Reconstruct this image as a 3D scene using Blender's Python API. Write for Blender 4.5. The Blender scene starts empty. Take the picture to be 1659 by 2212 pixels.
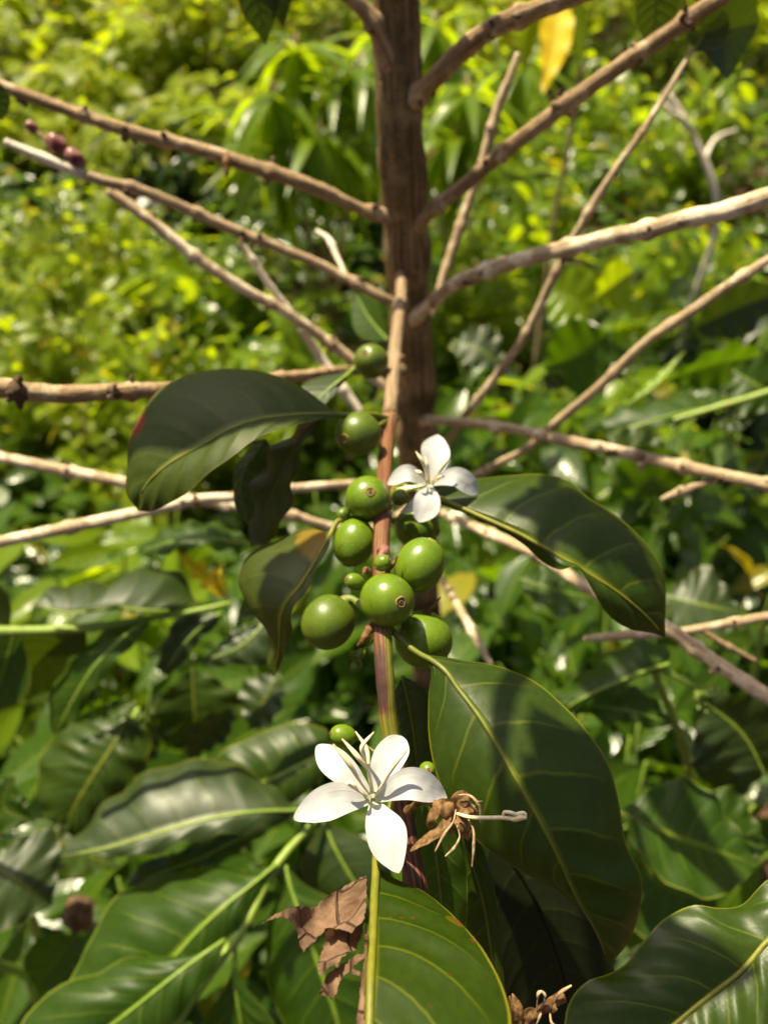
import bpy, math, random
import numpy as np
from mathutils import Vector, noise, geometry

S = bpy.context.scene
COL = S.collection
PITCH = math.radians(40)
CAM = np.array([0.0, 0.0, 1.25])
RT = np.array([1.0, 0, 0])
UP = np.array([0, math.sin(PITCH), math.cos(PITCH)])
FW = np.array([0, math.cos(PITCH), -math.sin(PITCH)])
F = 1748.0
SUN = np.array([-.27, .27, .915]); SUN = SUN / np.linalg.norm(SUN)

def W(x, y, z):
    """a point of the place: x, y as measured on the photograph, z millimetres of depth from the lens"""
    z = z / 1000.0
    return CAM + RT * ((x - 829.5) / F * z) + UP * ((1106 - y) / F * z) + FW * z

def WP(pts):
    return np.array([W(*p) for p in pts])

def nz(v):
    n = np.linalg.norm(v)
    return v / n if n > 1e-12 else v

def crs(P, n):
    """smooth curve through points, n samples, chord-length parameter"""
    P = np.asarray(P, float)
    if len(P) == 2:
        t = np.linspace(0, 1, n)[:, None]
        return P[0] * (1 - t) + P[1] * t
    d = np.linalg.norm(np.diff(P[:, :3], axis=0), axis=1)
    s = np.concatenate([[0], np.cumsum(d)])
    s /= s[-1]
    # finite-difference tangents
    m = np.zeros_like(P)
    for i in range(len(P)):
        if i == 0: m[i] = (P[1] - P[0]) / (s[1] - s[0])
        elif i == len(P) - 1: m[i] = (P[-1] - P[-2]) / (s[-1] - s[-2])
        else:
            a = (P[i] - P[i-1]) / (s[i] - s[i-1]); b = (P[i+1] - P[i]) / (s[i+1] - s[i])
            h0 = s[i] - s[i-1]; h1 = s[i+1] - s[i]
            m[i] = (a * h1 + b * h0) / (h0 + h1)
    out = np.zeros((n, P.shape[1]))
    for k, t in enumerate(np.linspace(0, 1, n)):
        i = min(max(int(np.searchsorted(s, t, side='right')) - 1, 0), len(P) - 2)
        h = s[i+1] - s[i]; u = (t - s[i]) / h
        out[k] = ((2*u**3-3*u**2+1)*P[i] + (u**3-2*u**2+u)*h*m[i] + (-2*u**3+3*u**2)*P[i+1] + (u**3-u**2)*h*m[i+1])
    return out

def nse(p, sc):
    return noise.noise(Vector((float(p[0])*sc, float(p[1])*sc, float(p[2])*sc)))

# ---------------------------------------------------------------- objects
WL = {}

def tag(o, label=None, cat=None, group=None, kind=None):
    if label: o['label'] = label
    if cat: o['category'] = cat
    if group: o['group'] = group
    if kind: o['kind'] = kind
    return o

def empty(name, loc, label=None, cat=None, group=None):
    o = bpy.data.objects.new(name, None)
    o.empty_display_size = 0.02
    COL.objects.link(o)
    o.location = loc
    WL[o.name] = np.array(loc, float)
    return tag(o, label, cat, group)

def mesh(name, geo, mat, parent=None, label=None, smooth=True, origin=None):
    V, Fc, LC = geo[0], geo[1], geo[2]
    TV = geo[3] if len(geo) > 3 else None
    V = np.asarray(V, float)
    c = V.mean(axis=0) if origin is None else np.asarray(origin, float)
    me = bpy.data.meshes.new(name)
    me.from_pydata((V - c).tolist(), [], Fc if isinstance(Fc, list) else Fc.tolist())
    if LC is not None:
        a = me.attributes.new('lc', 'FLOAT_VECTOR', 'POINT')
        a.data.foreach_set('vector', np.asarray(LC, np.float32).ravel())
    if TV is not None:
        a = me.attributes.new('tv', 'FLOAT', 'POINT')
        a.data.foreach_set('value', np.asarray(TV, np.float32).ravel())
    if smooth:
        me.polygons.foreach_set('use_smooth', [True] * len(me.polygons))
    me.materials.append(mat)
    o = bpy.data.objects.new(name, me)
    COL.objects.link(o)
    if parent is not None:
        o.parent = parent
        o.location = c - WL[parent.name]
    else:
        o.location = c
    WL[o.name] = np.array(c, float)
    if label: o['label'] = label
    return o

def merge(gs):
    V, Fc, L, T = [], [], [], []
    off = 0
    for g in gs:
        V.append(np.asarray(g[0], float)); L.append(np.asarray(g[2], float))
        T.append(np.asarray(g[3], float) if len(g) > 3 and g[3] is not None else np.zeros(len(g[0])))
        Fc += [[i + off for i in f] for f in (g[1] if isinstance(g[1], list) else g[1].tolist())]
        off += len(g[0])
    return np.concatenate(V), Fc, np.concatenate(L), np.concatenate(T)

# ---------------------------------------------------------------- geometry makers
def tube(P, R, seg=10, n=None, jit=0.0, jsc=200.0, nodes=(), nodeamp=.35, nodew=.003, caps=True, flat=1.0):
    """round stem through points P (world) with radii R (m)"""
    P = np.asarray(P, float)
    R = np.asarray(R, float) if np.ndim(R) else np.full(len(P), R)
    if n is None: n = max(2, len(P) * 6)
    Q = crs(np.hstack([P, R[:, None]]), n)
    C, r = Q[:, :3], np.maximum(Q[:, 3], 1e-6)
    s = np.concatenate([[0], np.cumsum(np.linalg.norm(np.diff(C, axis=0), axis=1))])
    for sn in nodes:
        r = r * (1 + nodeamp * np.exp(-((s - sn) / nodew) ** 2))
    T = np.gradient(C, axis=0)
    T /= np.linalg.norm(T, axis=1)[:, None] + 1e-12
    a = np.array([0, 0, 1.0]) if abs(T[0][2]) < .9 else np.array([1.0, 0, 0])
    N = nz(np.cross(T[0], a))
    V, L, TV = [], [], []
    for i in range(n):
        N = nz(N - T[i] * np.dot(N, T[i]))
        B = np.cross(T[i], N)
        for k in range(seg):
            th = 2 * math.pi * k / seg
            d = N * math.cos(th) + B * math.sin(th) * flat
            p = C[i] + d * r[i]
            if jit:
                p = p + d * r[i] * jit * nse(p, jsc)
            V.append(p); L.append((math.cos(th), math.sin(th), s[i])); TV.append(i / (n - 1))
    Fc = []
    for i in range(n - 1):
        for k in range(seg):
            k2 = (k + 1) % seg
            Fc.append([i*seg+k, i*seg+k2, (i+1)*seg+k2, (i+1)*seg+k])
    if caps:
        for i, sgn in ((0, -1), (n - 1, 1)):
            V.append(C[i] + T[i] * r[i] * .4 * sgn); L.append((0, 0, s[i])); TV.append(i / (n - 1))
            c = len(V) - 1
            for k in range(seg):
                k2 = (k + 1) % seg
                f = [i*seg+k, i*seg+k2, c]
                Fc.append(f if sgn > 0 else f[::-1])
    return np.array(V), Fc, np.array(L), np.array(TV)

def prof(t, p=1.1, sk=.9):
    return np.maximum(0, np.sin(np.pi * np.clip(t, 0, 1) ** sk)) ** p

def blade(mid, left, right, nv=40, nu=8, arch=0.0, quilt=0.0, wave=0.0, wn=5, pairs=8, seed=0, crumple=0.0, csc=300, eps=.004, tipcurl=0.0):
    """leaf surface: world polylines of midrib and both margins. Returns geo, midline, normals"""
    rng = random.Random(seed)
    ph = rng.random() * 6.3
    M, Lf, Rt = (crs(a, nv) for a in (mid, left, right))
    T = np.gradient(M, axis=0)
    V, LC, TV, NN = [], [], [], []
    side = nz((Rt - Lf)[nv // 2])
    for i in range(nv):
        d = Rt[i] - Lf[i]
        d = nz(d) if np.linalg.norm(d) > 2e-4 else side
        side = nz(d * .5 + side * .5)
        nrm = nz(np.cross(side, T[i]))
        if np.dot(nrm, CAM - M[i]) < 0: nrm = -nrm
        NN.append(nrm)
    NN = np.array(NN)
    for _ in range(3):
        NN[1:-1] = (NN[:-2] + NN[1:-1] * 2 + NN[2:]) / 4
    NN /= np.linalg.norm(NN, axis=1)[:, None]
    for i in range(nv):
        t = eps + (1 - 2 * eps) * i / (nv - 1)
        for j in range(-nu, nu + 1):
            a = abs(j) / nu
            E = Lf[i] if j < 0 else Rt[i]
            w = np.linalg.norm(E - M[i])
            p = M[i] + (E - M[i]) * a
            off = arch * w * 4 * a * (1 - a) * .5
            if quilt:
                q = (t * (pairs + .5) - a * 1.15 + (.17 if j > 0 else 0) + .45 * nse(p + seed, 45))
                off += quilt * .24 * (.6 + nse(p - seed, 30)) * math.cos(2 * math.pi * q) * max(0.0, math.sin(math.pi * a)) ** .7 * min(1, w / .008) * -1
            if wave:
                off += wave * a ** 2 * math.sin(wn * 2 * math.pi * t + ph + (1.7 if j < 0 else 0)) * min(1, w / .006)
            if tipcurl: off -= tipcurl * t ** 3
            p = p + NN[i] * off
            if crumple:
                p = p + NN[i] * crumple * (nse(p + seed, csc) + .5 * nse(p - seed, csc * 2.3)) + side * crumple * .4 * nse(p + 7 + seed, csc)
            V.append(p); LC.append((j / nu, t, seed * .137 % 1)); TV.append(t)
    nr = 2 * nu + 1
    Fc = [[i*nr+j, i*nr+j+1, (i+1)*nr+j+1, (i+1)*nr+j] for i in range(nv-1) for j in range(nr-1)]
    return (np.array(V), Fc, np.array(LC), np.array(TV)), M, NN

def leaf(parent, mid, left, right, mat, ribmat, label=None, rib=(.9, .25), name='leaf', nv=44, nu=9, petiole=None, ribn=None, riblift=.05, **kw):
    """traced leaf: photo points with depth; rib = midrib radii in mm"""
    M0, L0, R0 = WP(mid), WP(left), WP(right)
    L0 = np.vstack([M0[:1], L0, M0[-1:]]); R0 = np.vstack([M0[:1], R0, M0[-1:]])
    g, M, NN = blade(M0, L0, R0, nv=nv, nu=nu, **kw)
    o = mesh(name, g, mat, parent, label)
    if rib:
        k = ribn or nv - 3
        P = M[:k:3] + NN[:k:3] * (rib[0] * .001 * riblift)
        R = np.linspace(rib[0], rib[1], len(P)) * .001
        if petiole is not None:
            pp = WP(petiole)
            P = np.vstack([pp, P]); R = np.concatenate([np.full(len(pp), rib[0] * .0012), R])
        mesh('midrib', tube(P, R, 8, n=len(P) * 3), ribmat, o)
    return o

def sleaf(parent, base, midp, tip, width, mat, ribmat, roll=0.0, label=None, name='leaf', fold=0.25, rib=(.7, .2), sk=.9, p=1.1, nv=30, nu=6, asym=1.0, **kw):
    """leaf by three photo points; width mm (full); roll in degrees about the midrib"""
    M = crs(WP([base, midp, tip]), nv)
    T = np.gradient(M, axis=0)
    T /= np.linalg.norm(T, axis=1)[:, None]
    view = nz(M[nv // 2] - CAM)
    L, R = [], []
    t = np.linspace(0, 1, nv)
    w = prof(t, p, sk) * width * .0005
    cr, sr = math.cos(math.radians(roll)), math.sin(math.radians(roll))
    for i in range(nv):
        s0 = nz(np.cross(T[i], -view))
        n0 = nz(np.cross(s0, T[i]))
        if np.dot(n0, -view) < 0: n0 = -n0
        s1 = s0 * cr + n0 * sr
        n1 = n0 * cr - s0 * sr
        L.append(M[i] - s1 * w[i] + n1 * w[i] * fold)
        R.append(M[i] + s1 * w[i] * asym + n1 * w[i] * fold)
    g, M2, NN = blade(M, L, R, nv=nv, nu=nu, **kw)
    o = mesh(name, g, mat, parent, label)
    if rib:
        P = M2[:nv-2:3] + NN[:nv-2:3] * rib[0] * .0003
        mesh('midrib', tube(P, np.linspace(rib[0], rib[1], len(P)) * .001, 7, n=len(P) * 3), ribmat, o)
    return o

def lathe(profile, axis, centre, seg=28, jit=0.0, jsc=150):
    """profile: list of (radius, height) along axis"""
    axis = nz(np.asarray(axis, float))
    a = np.array([0, 0, 1.0]) if abs(axis[2]) < .9 else np.array([1.0, 0, 0])
    N = nz(np.cross(axis, a)); B = np.cross(axis, N)
    V, L, T = [], [], []
    n = len(profile)
    for i, (r, h) in enumerate(profile):
        for k in range(seg):
            th = 2 * math.pi * k / seg
            d = N * math.cos(th) + B * math.sin(th)
            p = centre + d * r + axis * h
            if jit: p = p + d * r * jit * nse(p, jsc)
            V.append(p); L.append((math.cos(th), math.sin(th), i / (n - 1))); T.append(i / (n - 1))
    Fc = [[i*seg+k, (i+1)*seg+k, (i+1)*seg+(k+1) % seg, i*seg+(k+1) % seg] for i in range(n-1) for k in range(seg)]
    return np.array(V), Fc, np.array(L), np.array(T)

def sheet(outline, step=6.0, mat=None, parent=None, name='dead_blade', label=None, zf=None, crumple=.0006, csc=350, seed=0, jag=2.0):
    """flat torn scrap: photo outline (x, y), depth from zf(x, y), crumpled"""
    rng = random.Random(seed)
    pts = []
    n = len(outline)
    for i in range(n):
        a = np.array(outline[i], float); b = np.array(outline[(i+1) % n], float)
        k = max(1, int(np.linalg.norm(b - a) / step))
        for q in range(k):
            p = a + (b - a) * q / k
            if q: p = p + np.array([rng.uniform(-1, 1), rng.uniform(-1, 1)]) * jag
            pts.append(p)
    nb = len(pts)
    xs = [p[0] for p in pts]; ys = [p[1] for p in pts]
    inner = []
    y = min(ys)
    while y < max(ys):
        x = min(xs)
        while x < max(xs):
            inner.append((x + rng.uniform(-1.5, 1.5), y + rng.uniform(-1.5, 1.5))); x += step
        y += step
    def inside(p):
        c = False
        for i in range(n):
            a, b = outline[i], outline[(i+1) % n]
            if (a[1] > p[1]) != (b[1] > p[1]) and p[0] < (b[0]-a[0]) * (p[1]-a[1]) / (b[1]-a[1]) + a[0]: c = not c
        return c
    inner = [p for p in inner if inside(p) and min((p[0]-q[0])**2 + (p[1]-q[1])**2 for q in pts) > (step*.5)**2]
    co = [Vector((float(p[0]), float(p[1]))) for p in pts] + [Vector(p) for p in inner]
    r = geometry.delaunay_2d_cdt(co, [(i, (i+1) % nb) for i in range(nb)], [list(range(nb))], 1, 1e-4)
    V2, Fc = r[0], [list(f) for f in r[2]]
    V, L = [], []
    for v in V2:
        p = W(v.x, v.y, zf(v.x, v.y))
        d = nz(p - CAM)
        p = p + d * crumple * (nse(p + seed, csc) + .6 * abs(nse(p - seed, csc * 2)))
        V.append(p); L.append((v.x / 100, v.y / 100, 0))
    return mesh(name, (np.array(V), Fc, np.array(L)), mat, parent, label)

# ---------------------------------------------------------------- materials
def newmat(name):
    m = bpy.data.materials.new(name); m.use_nodes = True
    nt = m.node_tree; nt.nodes.clear()
    return m, nt

class G:
    """tiny node-graph helper"""
    def __init__(s, nt): s.nt = nt
    def n(s, t, **kw):
        x = s.nt.nodes.new(t)
        for k, v in kw.items(): setattr(x, k, v)
        return x
    def link(s, a, b): s.nt.links.new(a, b)
    def val(s, node, key, v):
        if hasattr(v, 'is_output') or isinstance(v, bpy.types.NodeSocket): s.link(v, node.inputs[key])
        else: node.inputs[key].default_value = v
    def m(s, op, a, b=0.0, c=0.0, clamp=False):
        x = s.n('ShaderNodeMath', operation=op, use_clamp=clamp)
        s.val(x, 0, a); s.val(x, 1, b)
        if op in ('MULTIPLY_ADD', 'SMOOTH_MIN', 'COMPARE'): s.val(x, 2, c)
        return x.outputs[0]
    def mix(s, f, a, b, blend='MIX'):
        x = s.n('ShaderNodeMix', data_type='RGBA', blend_type=blend)
        s.val(x, 0, f); s.val(x, 6, a); s.val(x, 7, b)
        return x.outputs[2]
    def rng(s, v, a, b, c=0.0, d=1.0, smooth=True):
        x = s.n('ShaderNodeMapRange', interpolation_type='SMOOTHSTEP' if smooth else 'LINEAR')
        s.val(x, 0, v); s.val(x, 1, a); s.val(x, 2, b); s.val(x, 3, c); s.val(x, 4, d)
        return x.outputs[0]
    def attr(s, name):
        return s.n('ShaderNodeAttribute', attribute_name=name)
    def noise(s, vec, sc, det=3.0, rough=.55):
        x = s.n('ShaderNodeTexNoise')
        if vec is not None: s.link(vec, x.inputs['Vector'])
        x.inputs['Scale'].default_value = sc; x.inputs['Detail'].default_value = det; x.inputs['Roughness'].default_value = rough
        return x.outputs['Fac']
    def obj(s): return s.n('ShaderNodeTexCoord').outputs['Object']
    def out(s, sh):
        o = s.n('ShaderNodeOutputMaterial'); s.link(sh, o.inputs[0])
    def bump(s, h, dist, strength=1.0):
        b = s.n('ShaderNodeBump'); b.inputs['Distance'].default_value = dist; b.inputs['Strength'].default_value = strength
        s.link(h, b.inputs['Height']); return b.outputs[0]
    def pbsdf(s, col, rough, spec=.5, normal=None, **kw):
        p = s.n('ShaderNodeBsdfPrincipled')
        s.val(p, 'Base Color', col); s.val(p, 'Roughness', rough); s.val(p, 'Specular IOR Level', spec)
        for k, v in kw.items(): s.val(p, k.replace('_', ' '), v)
        if normal is not None: s.link(normal, p.inputs['Normal'])
        return p.outputs[0]

def C4(*c): return (c[0], c[1], c[2], 1.0)

def leafmat(name, dark, light, trans, vein, rough=.38, tf=.4, pairs=8.0, specks=0.0, spot=None, spec=.5, varied=0.0, yellow=None, margin=None, veinamt=.7, bumpd=.00018):
    m, nt = newmat(name); g = G(nt)
    a = g.attr('lc')
    sep = g.n('ShaderNodeSeparateXYZ'); g.link(a.outputs['Vector'], sep.inputs[0])
    u, v, r = sep.outputs
    au = g.m('ABSOLUTE', u)
    ob = g.obj()
    n1 = g.noise(ob, 90, 3); n2 = g.noise(ob, 420, 2)
    # lateral veins run outward and towards the tip, curving near the margin
    wob = g.m('MULTIPLY', g.m('SUBTRACT', n1, .5), .25)
    sgn = g.m('MULTIPLY', g.m('SIGN', u), .17)
    q = g.m('SUBTRACT', g.m('MULTIPLY', v, pairs), g.m('ADD', g.m('MULTIPLY', g.m('POWER', au, 1.4), 1.2), g.m('ADD', wob, sgn)))
    fr = g.m('ABSOLUTE', g.m('SUBTRACT', g.m('FRACT', q), .5))      # .5 on a vein
    vm = g.m('MULTIPLY', g.rng(fr, .44, .495), g.rng(au, .95, .55))
    mm = g.rng(au, .07, .02)
    fine = g.rng(n2, .4, .62)
    col = g.mix(g.m('MULTIPLY', g.m('ADD', g.m('MULTIPLY', n1, .7), g.m('MULTIPLY', fine, .3)), 1.0), C4(*dark), C4(*light))
    if varied:
        ramp = g.rng(r, 1 - varied, 1.0, 0, 1)
        col = g.mix(ramp, col, C4(*(yellow or (.25, .22, .01))))
        col = g.mix(g.m('MULTIPLY', g.m('FRACT', g.m('MULTIPLY', r, 7.3)), .55), col, C4(*[c * .55 for c in dark]))
    col = g.mix(g.m('MULTIPLY', vm, veinamt), col, C4(*vein))
    col = g.mix(mm, col, C4(*vein))
    if margin: col = g.mix(g.rng(au, .965, .99), col, C4(*margin))
    tcol = g.mix(g.m('MULTIPLY', n1, .8), C4(*trans), C4(*[c * .6 for c in trans]))
    tcol = g.mix(g.m('MULTIPLY', vm, .5), tcol, C4(trans[0] * 1.15, trans[1] * 1.1, trans[2]))
    if varied:
        tcol = g.mix(g.rng(r, 1 - varied, 1.0, 0, 1), tcol, C4(.6, .42, .01))
    if specks:
        vo = g.n('ShaderNodeTexVoronoi'); g.link(ob, vo.inputs['Vector']); vo.inputs['Scale'].default_value = 260
        sm = g.m('MULTIPLY', g.rng(vo.outputs['Distance'], .16 * specks, .08 * specks), g.rng(g.noise(ob, 60, 1), .52, .6))
        col = g.mix(sm, col, C4(.09, .028, .01)); tcol = g.mix(sm, tcol, C4(.05, .02, .005))
    if spot:
        for (su, sv, ru, rv, scol) in spot:
            du = g.m('DIVIDE', g.m('SUBTRACT', u, su), ru); dv = g.m('DIVIDE', g.m('SUBTRACT', v, sv), rv)
            dd = g.m('ADD', g.m('ADD', g.m('MULTIPLY', du, du), g.m('MULTIPLY', dv, dv)), g.m('MULTIPLY', g.m('SUBTRACT', n2, .5), .9))
            k = g.rng(dd, 1.0, .55)
            col = g.mix(k, col, C4(*scol)); tcol = g.mix(k, tcol, C4(*scol))
    h = g.m('ADD', g.m('MULTIPLY', g.rng(fr, .5, .2), .8), g.m('ADD', g.m('MULTIPLY', n2, .25), g.m('MULTIPLY', mm, -.8)))
    nrm = g.bump(h, bumpd)
    ro = g.m('ADD', g.m('MULTIPLY', g.m('SUBTRACT', n1, .5), .18), rough)
    p = g.pbsdf(col, ro, spec, nrm)
    t = g.n('ShaderNodeBsdfTranslucent'); g.link(tcol, t.inputs[0]); g.link(nrm, t.inputs['Normal'])
    mx = g.n('ShaderNodeMixShader'); mx.inputs[0].default_value = tf
    g.link(p, mx.inputs[1]); g.link(t.outputs[0], mx.inputs[2])
    g.out(mx.outputs[0])
    return m

def barkmat(name, c1, c2, c3, streak=70.0, around=1.6, rough=.8, moss=None, bumpd=.0006, pale=None, scab=.5, spec=.25, sunlit_end=None, pl=(.52, .68)):
    m, nt = newmat(name); g = G(nt)
    a = g.attr('lc'); ob = g.obj()
    mp = g.n('ShaderNodeMapping'); mp.inputs['Scale'].default_value = (around, around, streak * .25)
    g.link(a.outputs['Vector'], mp.inputs[0])
    st = g.noise(mp.outputs[0], 2.2, 5, .65)
    n = g.noise(ob, 70, 4, .6); nf = g.noise(ob, 600, 3, .6)
    col = g.mix(g.rng(st, .36, .64), C4(*c1), C4(*c2))
    if pale: col = g.mix(g.rng(n, *pl), col, C4(*pale))
    tv = g.attr('tv').outputs['Fac']
    if sunlit_end: col = g.mix(g.m('MULTIPLY', g.rng(tv, sunlit_end[0], sunlit_end[1]), g.rng(tv, 1.5, 1.2)), col, C4(.80, .72, .58))
    col = g.mix(g.m('MULTIPLY', g.rng(tv, 1.4, 1.6), .8), col, C4(.055, .030, .014))
    col = g.mix(g.m('MULTIPLY', g.rng(nf, .5, .7), scab), col, C4(*c3))
    if moss:
        col = g.mix(g.m('MULTIPLY', g.m('MULTIPLY', g.rng(g.noise(ob, 38, 4), .40, .60), .9), g.rng(tv, .22, .50, .35, 1.0), clamp=True), col, C4(*moss))
    h = g.m('ADD', st, g.m('MULTIPLY', nf, .5))
    g.out(g.pbsdf(col, rough, spec, g.bump(h, bumpd)))
    return m

def plain(name, col, rough=.5, var=None, scale=200, spec=.4, tf=0.0, trans=None, bumpd=0.0, ramp=None, sss=None):
    """ramp: (attribute 'tv' thresholds a, b, colour) blends to colour along the piece"""
    m, nt = newmat(name); g = G(nt)
    ob = g.obj(); n = g.noise(ob, scale, 4)
    c = g.mix(g.rng(n, .35, .65), C4(*col), C4(*(var or [x * .7 for x in col])))
    if ramp:
        tv = g.attr('tv').outputs['Fac']
        for (a, b, rc) in ramp:
            c = g.mix(g.rng(g.m('ADD', tv, g.m('MULTIPLY', g.m('SUBTRACT', n, .5), .12)), a, b), c, C4(*rc))
    kw = {}
    if sss:
        kw = dict(Subsurface_Weight=sss[0], Subsurface_Scale=sss[1])
    sh = g.pbsdf(c, rough, spec, g.bump(n, bumpd) if bumpd else None, **kw)
    if tf:
        t = g.n('ShaderNodeBsdfTranslucent'); g.val(t, 0, C4(*trans) if trans else c)
        mx = g.n('ShaderNodeMixShader'); mx.inputs[0].default_value = tf
        g.link(sh, mx.inputs[1]); g.link(t.outputs[0], mx.inputs[2]); sh = mx.outputs[0]
    g.out(sh)
    return m
# ---------------------------------------------------------------- palette
M_LEAF_HERO = leafmat('leaf_hero', (.015, .031, .001), (.027, .052, .0015), (.10, .16, .001), (.12, .145, .004), rough=.58, tf=.25, spec=.12, pairs=6.5, specks=.7, margin=(.18, .17, .008), veinamt=.5,
                      spot=[(.95, .318, .13, .030, (.10, .085, .003)), (.965, .318, .055, .014, (.17, .05, .02)), (.96, .40, .04, .008, (.12, .04, .015)), (.18, .335, .03, .006, (.09, .035, .01)), (.30, .336, .03, .006, (.09, .035, .01)), (.42, .335, .025, .005, (.09, .035, .01))])
M_LEAF_SHADE = leafmat('leaf_deep_green', (.018, .036, .003), (.033, .062, .004), (.11, .18, .002), (.10, .125, .006), rough=.42, tf=.22, spec=.32, pairs=8, specks=.4, margin=(.13, .14, .006), veinamt=.6, bumpd=.0003)
M_LEAF_GREY = leafmat('leaf_sheen', (.015, .030, .005), (.027, .048, .006), (.10, .17, .003), (.12, .14, .010), rough=.47, tf=.2, pairs=8, spec=.5, margin=(.10, .09, .01), veinamt=.25)
M_LEAF_FOLD = leafmat('leaf_folded', (.028, .044, .004), (.048, .070, .005), (.09, .15, .002), (.11, .12, .008), rough=.52, tf=.18, pairs=8, spec=.3, margin=(.09, .08, .008), veinamt=.2, specks=.5,
                      spot=[(-.93, .72, .20, .045, (.15, .024, .008))])
M_LEAF_OLIVE = leafmat('leaf_olive', (.028, .046, .003), (.054, .076, .004), (.17, .17, .003), (.14, .15, .006), rough=.5, tf=.28, pairs=7, specks=.9, margin=(.12, .07, .008), veinamt=.25,
                       spot=[(-.30, .17, .62, .12, (.20, .13, .006))])
M_LEAF_YOUNG = leafmat('leaf_fresh_green', (.017, .043, .003), (.034, .070, .004), (.16, .32, .002), (.15, .22, .010), rough=.46, tf=.36, spec=.3, pairs=8, margin=(.16, .2, .02), veinamt=.4)
M_LEAF_YELLOW = leafmat('leaf_yellowed', (.72, .50, .006), (.82, .60, .008), (.95, .72, .006), (.6, .46, .02), rough=.45, tf=.5, pairs=9)
M_RIB = plain('midrib_olive', (.115, .125, .008), .5, (.17, .155, .012), 260, bumpd=.0003)
M_RIB_DARK = plain('midrib_dark', (.12, .135, .012), .45, (.09, .11, .01), 300)
M_RIB_PALE = plain('midrib_pale_green', (.13, .22, .02), .5, (.19, .26, .03), 260, bumpd=.0003)
def deadmat():
    m, nt = newmat('dead_leaf_brown'); g = G(nt); ob = g.obj()
    n = g.noise(ob, 130, 5, .65); nf = g.noise(ob, 900, 3)
    vo = g.n('ShaderNodeTexVoronoi', feature='DISTANCE_TO_EDGE'); g.link(ob, vo.inputs['Vector']); vo.inputs['Scale'].default_value = 95
    vein = g.rng(vo.outputs['Distance'], .035, .0)
    c_ = g.mix(g.rng(n, .32, .68), C4(.085, .044, .024), C4(.235, .145, .088))
    c_ = g.mix(g.m('MULTIPLY', g.rng(nf, .52, .68), .35), c_, C4(.06, .032, .018))
    c_ = g.mix(g.m('MULTIPLY', vein, .55), c_, C4(.05, .026, .015))
    p = g.pbsdf(c_, .72, .25, g.bump(g.m('ADD', n, vein), .0009)); t = g.n('ShaderNodeBsdfTranslucent'); t.inputs[0].default_value = C4(.24, .11, .05)
    mx = g.n('ShaderNodeMixShader'); mx.inputs[0].default_value = .22
    g.link(p, mx.inputs[1]); g.link(t.outputs[0], mx.inputs[2]); g.out(mx.outputs[0])
    return m
M_DEAD = deadmat()
M_LITTER = plain('leaf_litter_brown', (.055, .032, .018), .85, (.10, .058, .032), 30, spec=.15)
M_WITHER = plain('withered_petal', (.27, .155, .062), .7, (.075, .036, .014), 520, spec=.3, tf=.3, trans=(.42, .22, .07), bumpd=.0005)
M_ANTHER_DRY = plain('dry_anther', (.40, .30, .17), .7, (.20, .12, .06), 700)
M_STYLE = plain('cream_style', (.78, .68, .44), .6, (.64, .50, .27), 500)
def petalmat(name, tipped):
    m, nt = newmat(name); g = G(nt); at = g.attr('lc'); tv = g.attr('tv').outputs['Fac']
    mp = g.n('ShaderNodeMapping'); mp.inputs['Scale'].default_value = (7, 1.1, 9); g.link(at.outputs['Vector'], mp.inputs[0])
    st = g.noise(mp.outputs[0], 1.6, 4, .6); n = g.noise(g.obj(), 260, 4)
    c_ = g.mix(g.rng(st, .35, .65), C4(.52, .53, .55), C4(.485, .495, .51))
    c_ = g.mix(g.rng(n, .58, .72, 0, .35), c_, C4(.55, .54, .48))
    c_ = g.mix(g.rng(tv, .20, .0), c_, C4(.56, .57, .38))
    if tipped: c_ = g.mix(g.rng(g.m('ADD', tv, g.m('MULTIPLY', g.m('SUBTRACT', n, .5), .10)), .965, .99), c_, C4(.22, .10, .03))
    nr = g.bump(g.m('ADD', st, g.m('MULTIPLY', n, .5)), .00010)
    p = g.pbsdf(c_, .48, .3, nr); t = g.n('ShaderNodeBsdfTranslucent'); g.link(c_, t.inputs[0])
    mx = g.n('ShaderNodeMixShader'); mx.inputs[0].default_value = .3
    g.link(p, mx.inputs[1]); g.link(t.outputs[0], mx.inputs[2]); g.out(mx.outputs[0])
    return m
M_PETAL = petalmat('white_petal', False); M_PETAL_TIP = petalmat('white_petal_browned_tip', True)
M_STAMEN = plain('stamen_cream', (.80, .72, .50), .55, (.70, .60, .36), 600, ramp=[(.92, 1.0, (.50, .36, .16))])
M_TUBE = plain('corolla_tube', (.70, .74, .48), .5, (.6, .66, .36), 400)
def cherrymat(name, c1, c2, rough):
    m, nt = newmat(name); g = G(nt); ob = g.obj(); tv = g.attr('tv').outputs['Fac']
    n = g.noise(ob, 110, 4); nf = g.noise(ob, 1300, 2); ns = g.noise(ob, 380, 2)
    c_ = g.mix(g.rng(n, .34, .66), C4(*c1), C4(*c2))
    c_ = g.mix(g.m('MULTIPLY', g.rng(nf, .56, .66), .35), c_, C4(c1[0] * 1.6, c1[1] * 1.35, c1[2] * 2))
    c_ = g.mix(g.m('MULTIPLY', g.rng(ns, .69, .74), .7), c_, C4(.10, .06, .012))
    c_ = g.mix(g.rng(g.m('ADD', tv, g.m('MULTIPLY', g.m('SUBTRACT', ns, .5), .12)), .14, .05, 0, .55), c_, C4(.17, .17, .02))
    g.out(g.pbsdf(c_, g.m('ADD', g.m('MULTIPLY', n, .16), rough - .08), .5, g.bump(g.m('ADD', n, g.m('MULTIPLY', nf, .1)), .00018), Subsurface_Weight=.12, Subsurface_Scale=.0012))
    return m
M_CHERRY = cherrymat('green_cherry', (.118, .190, .006), (.076, .138, .004), .32)
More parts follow.
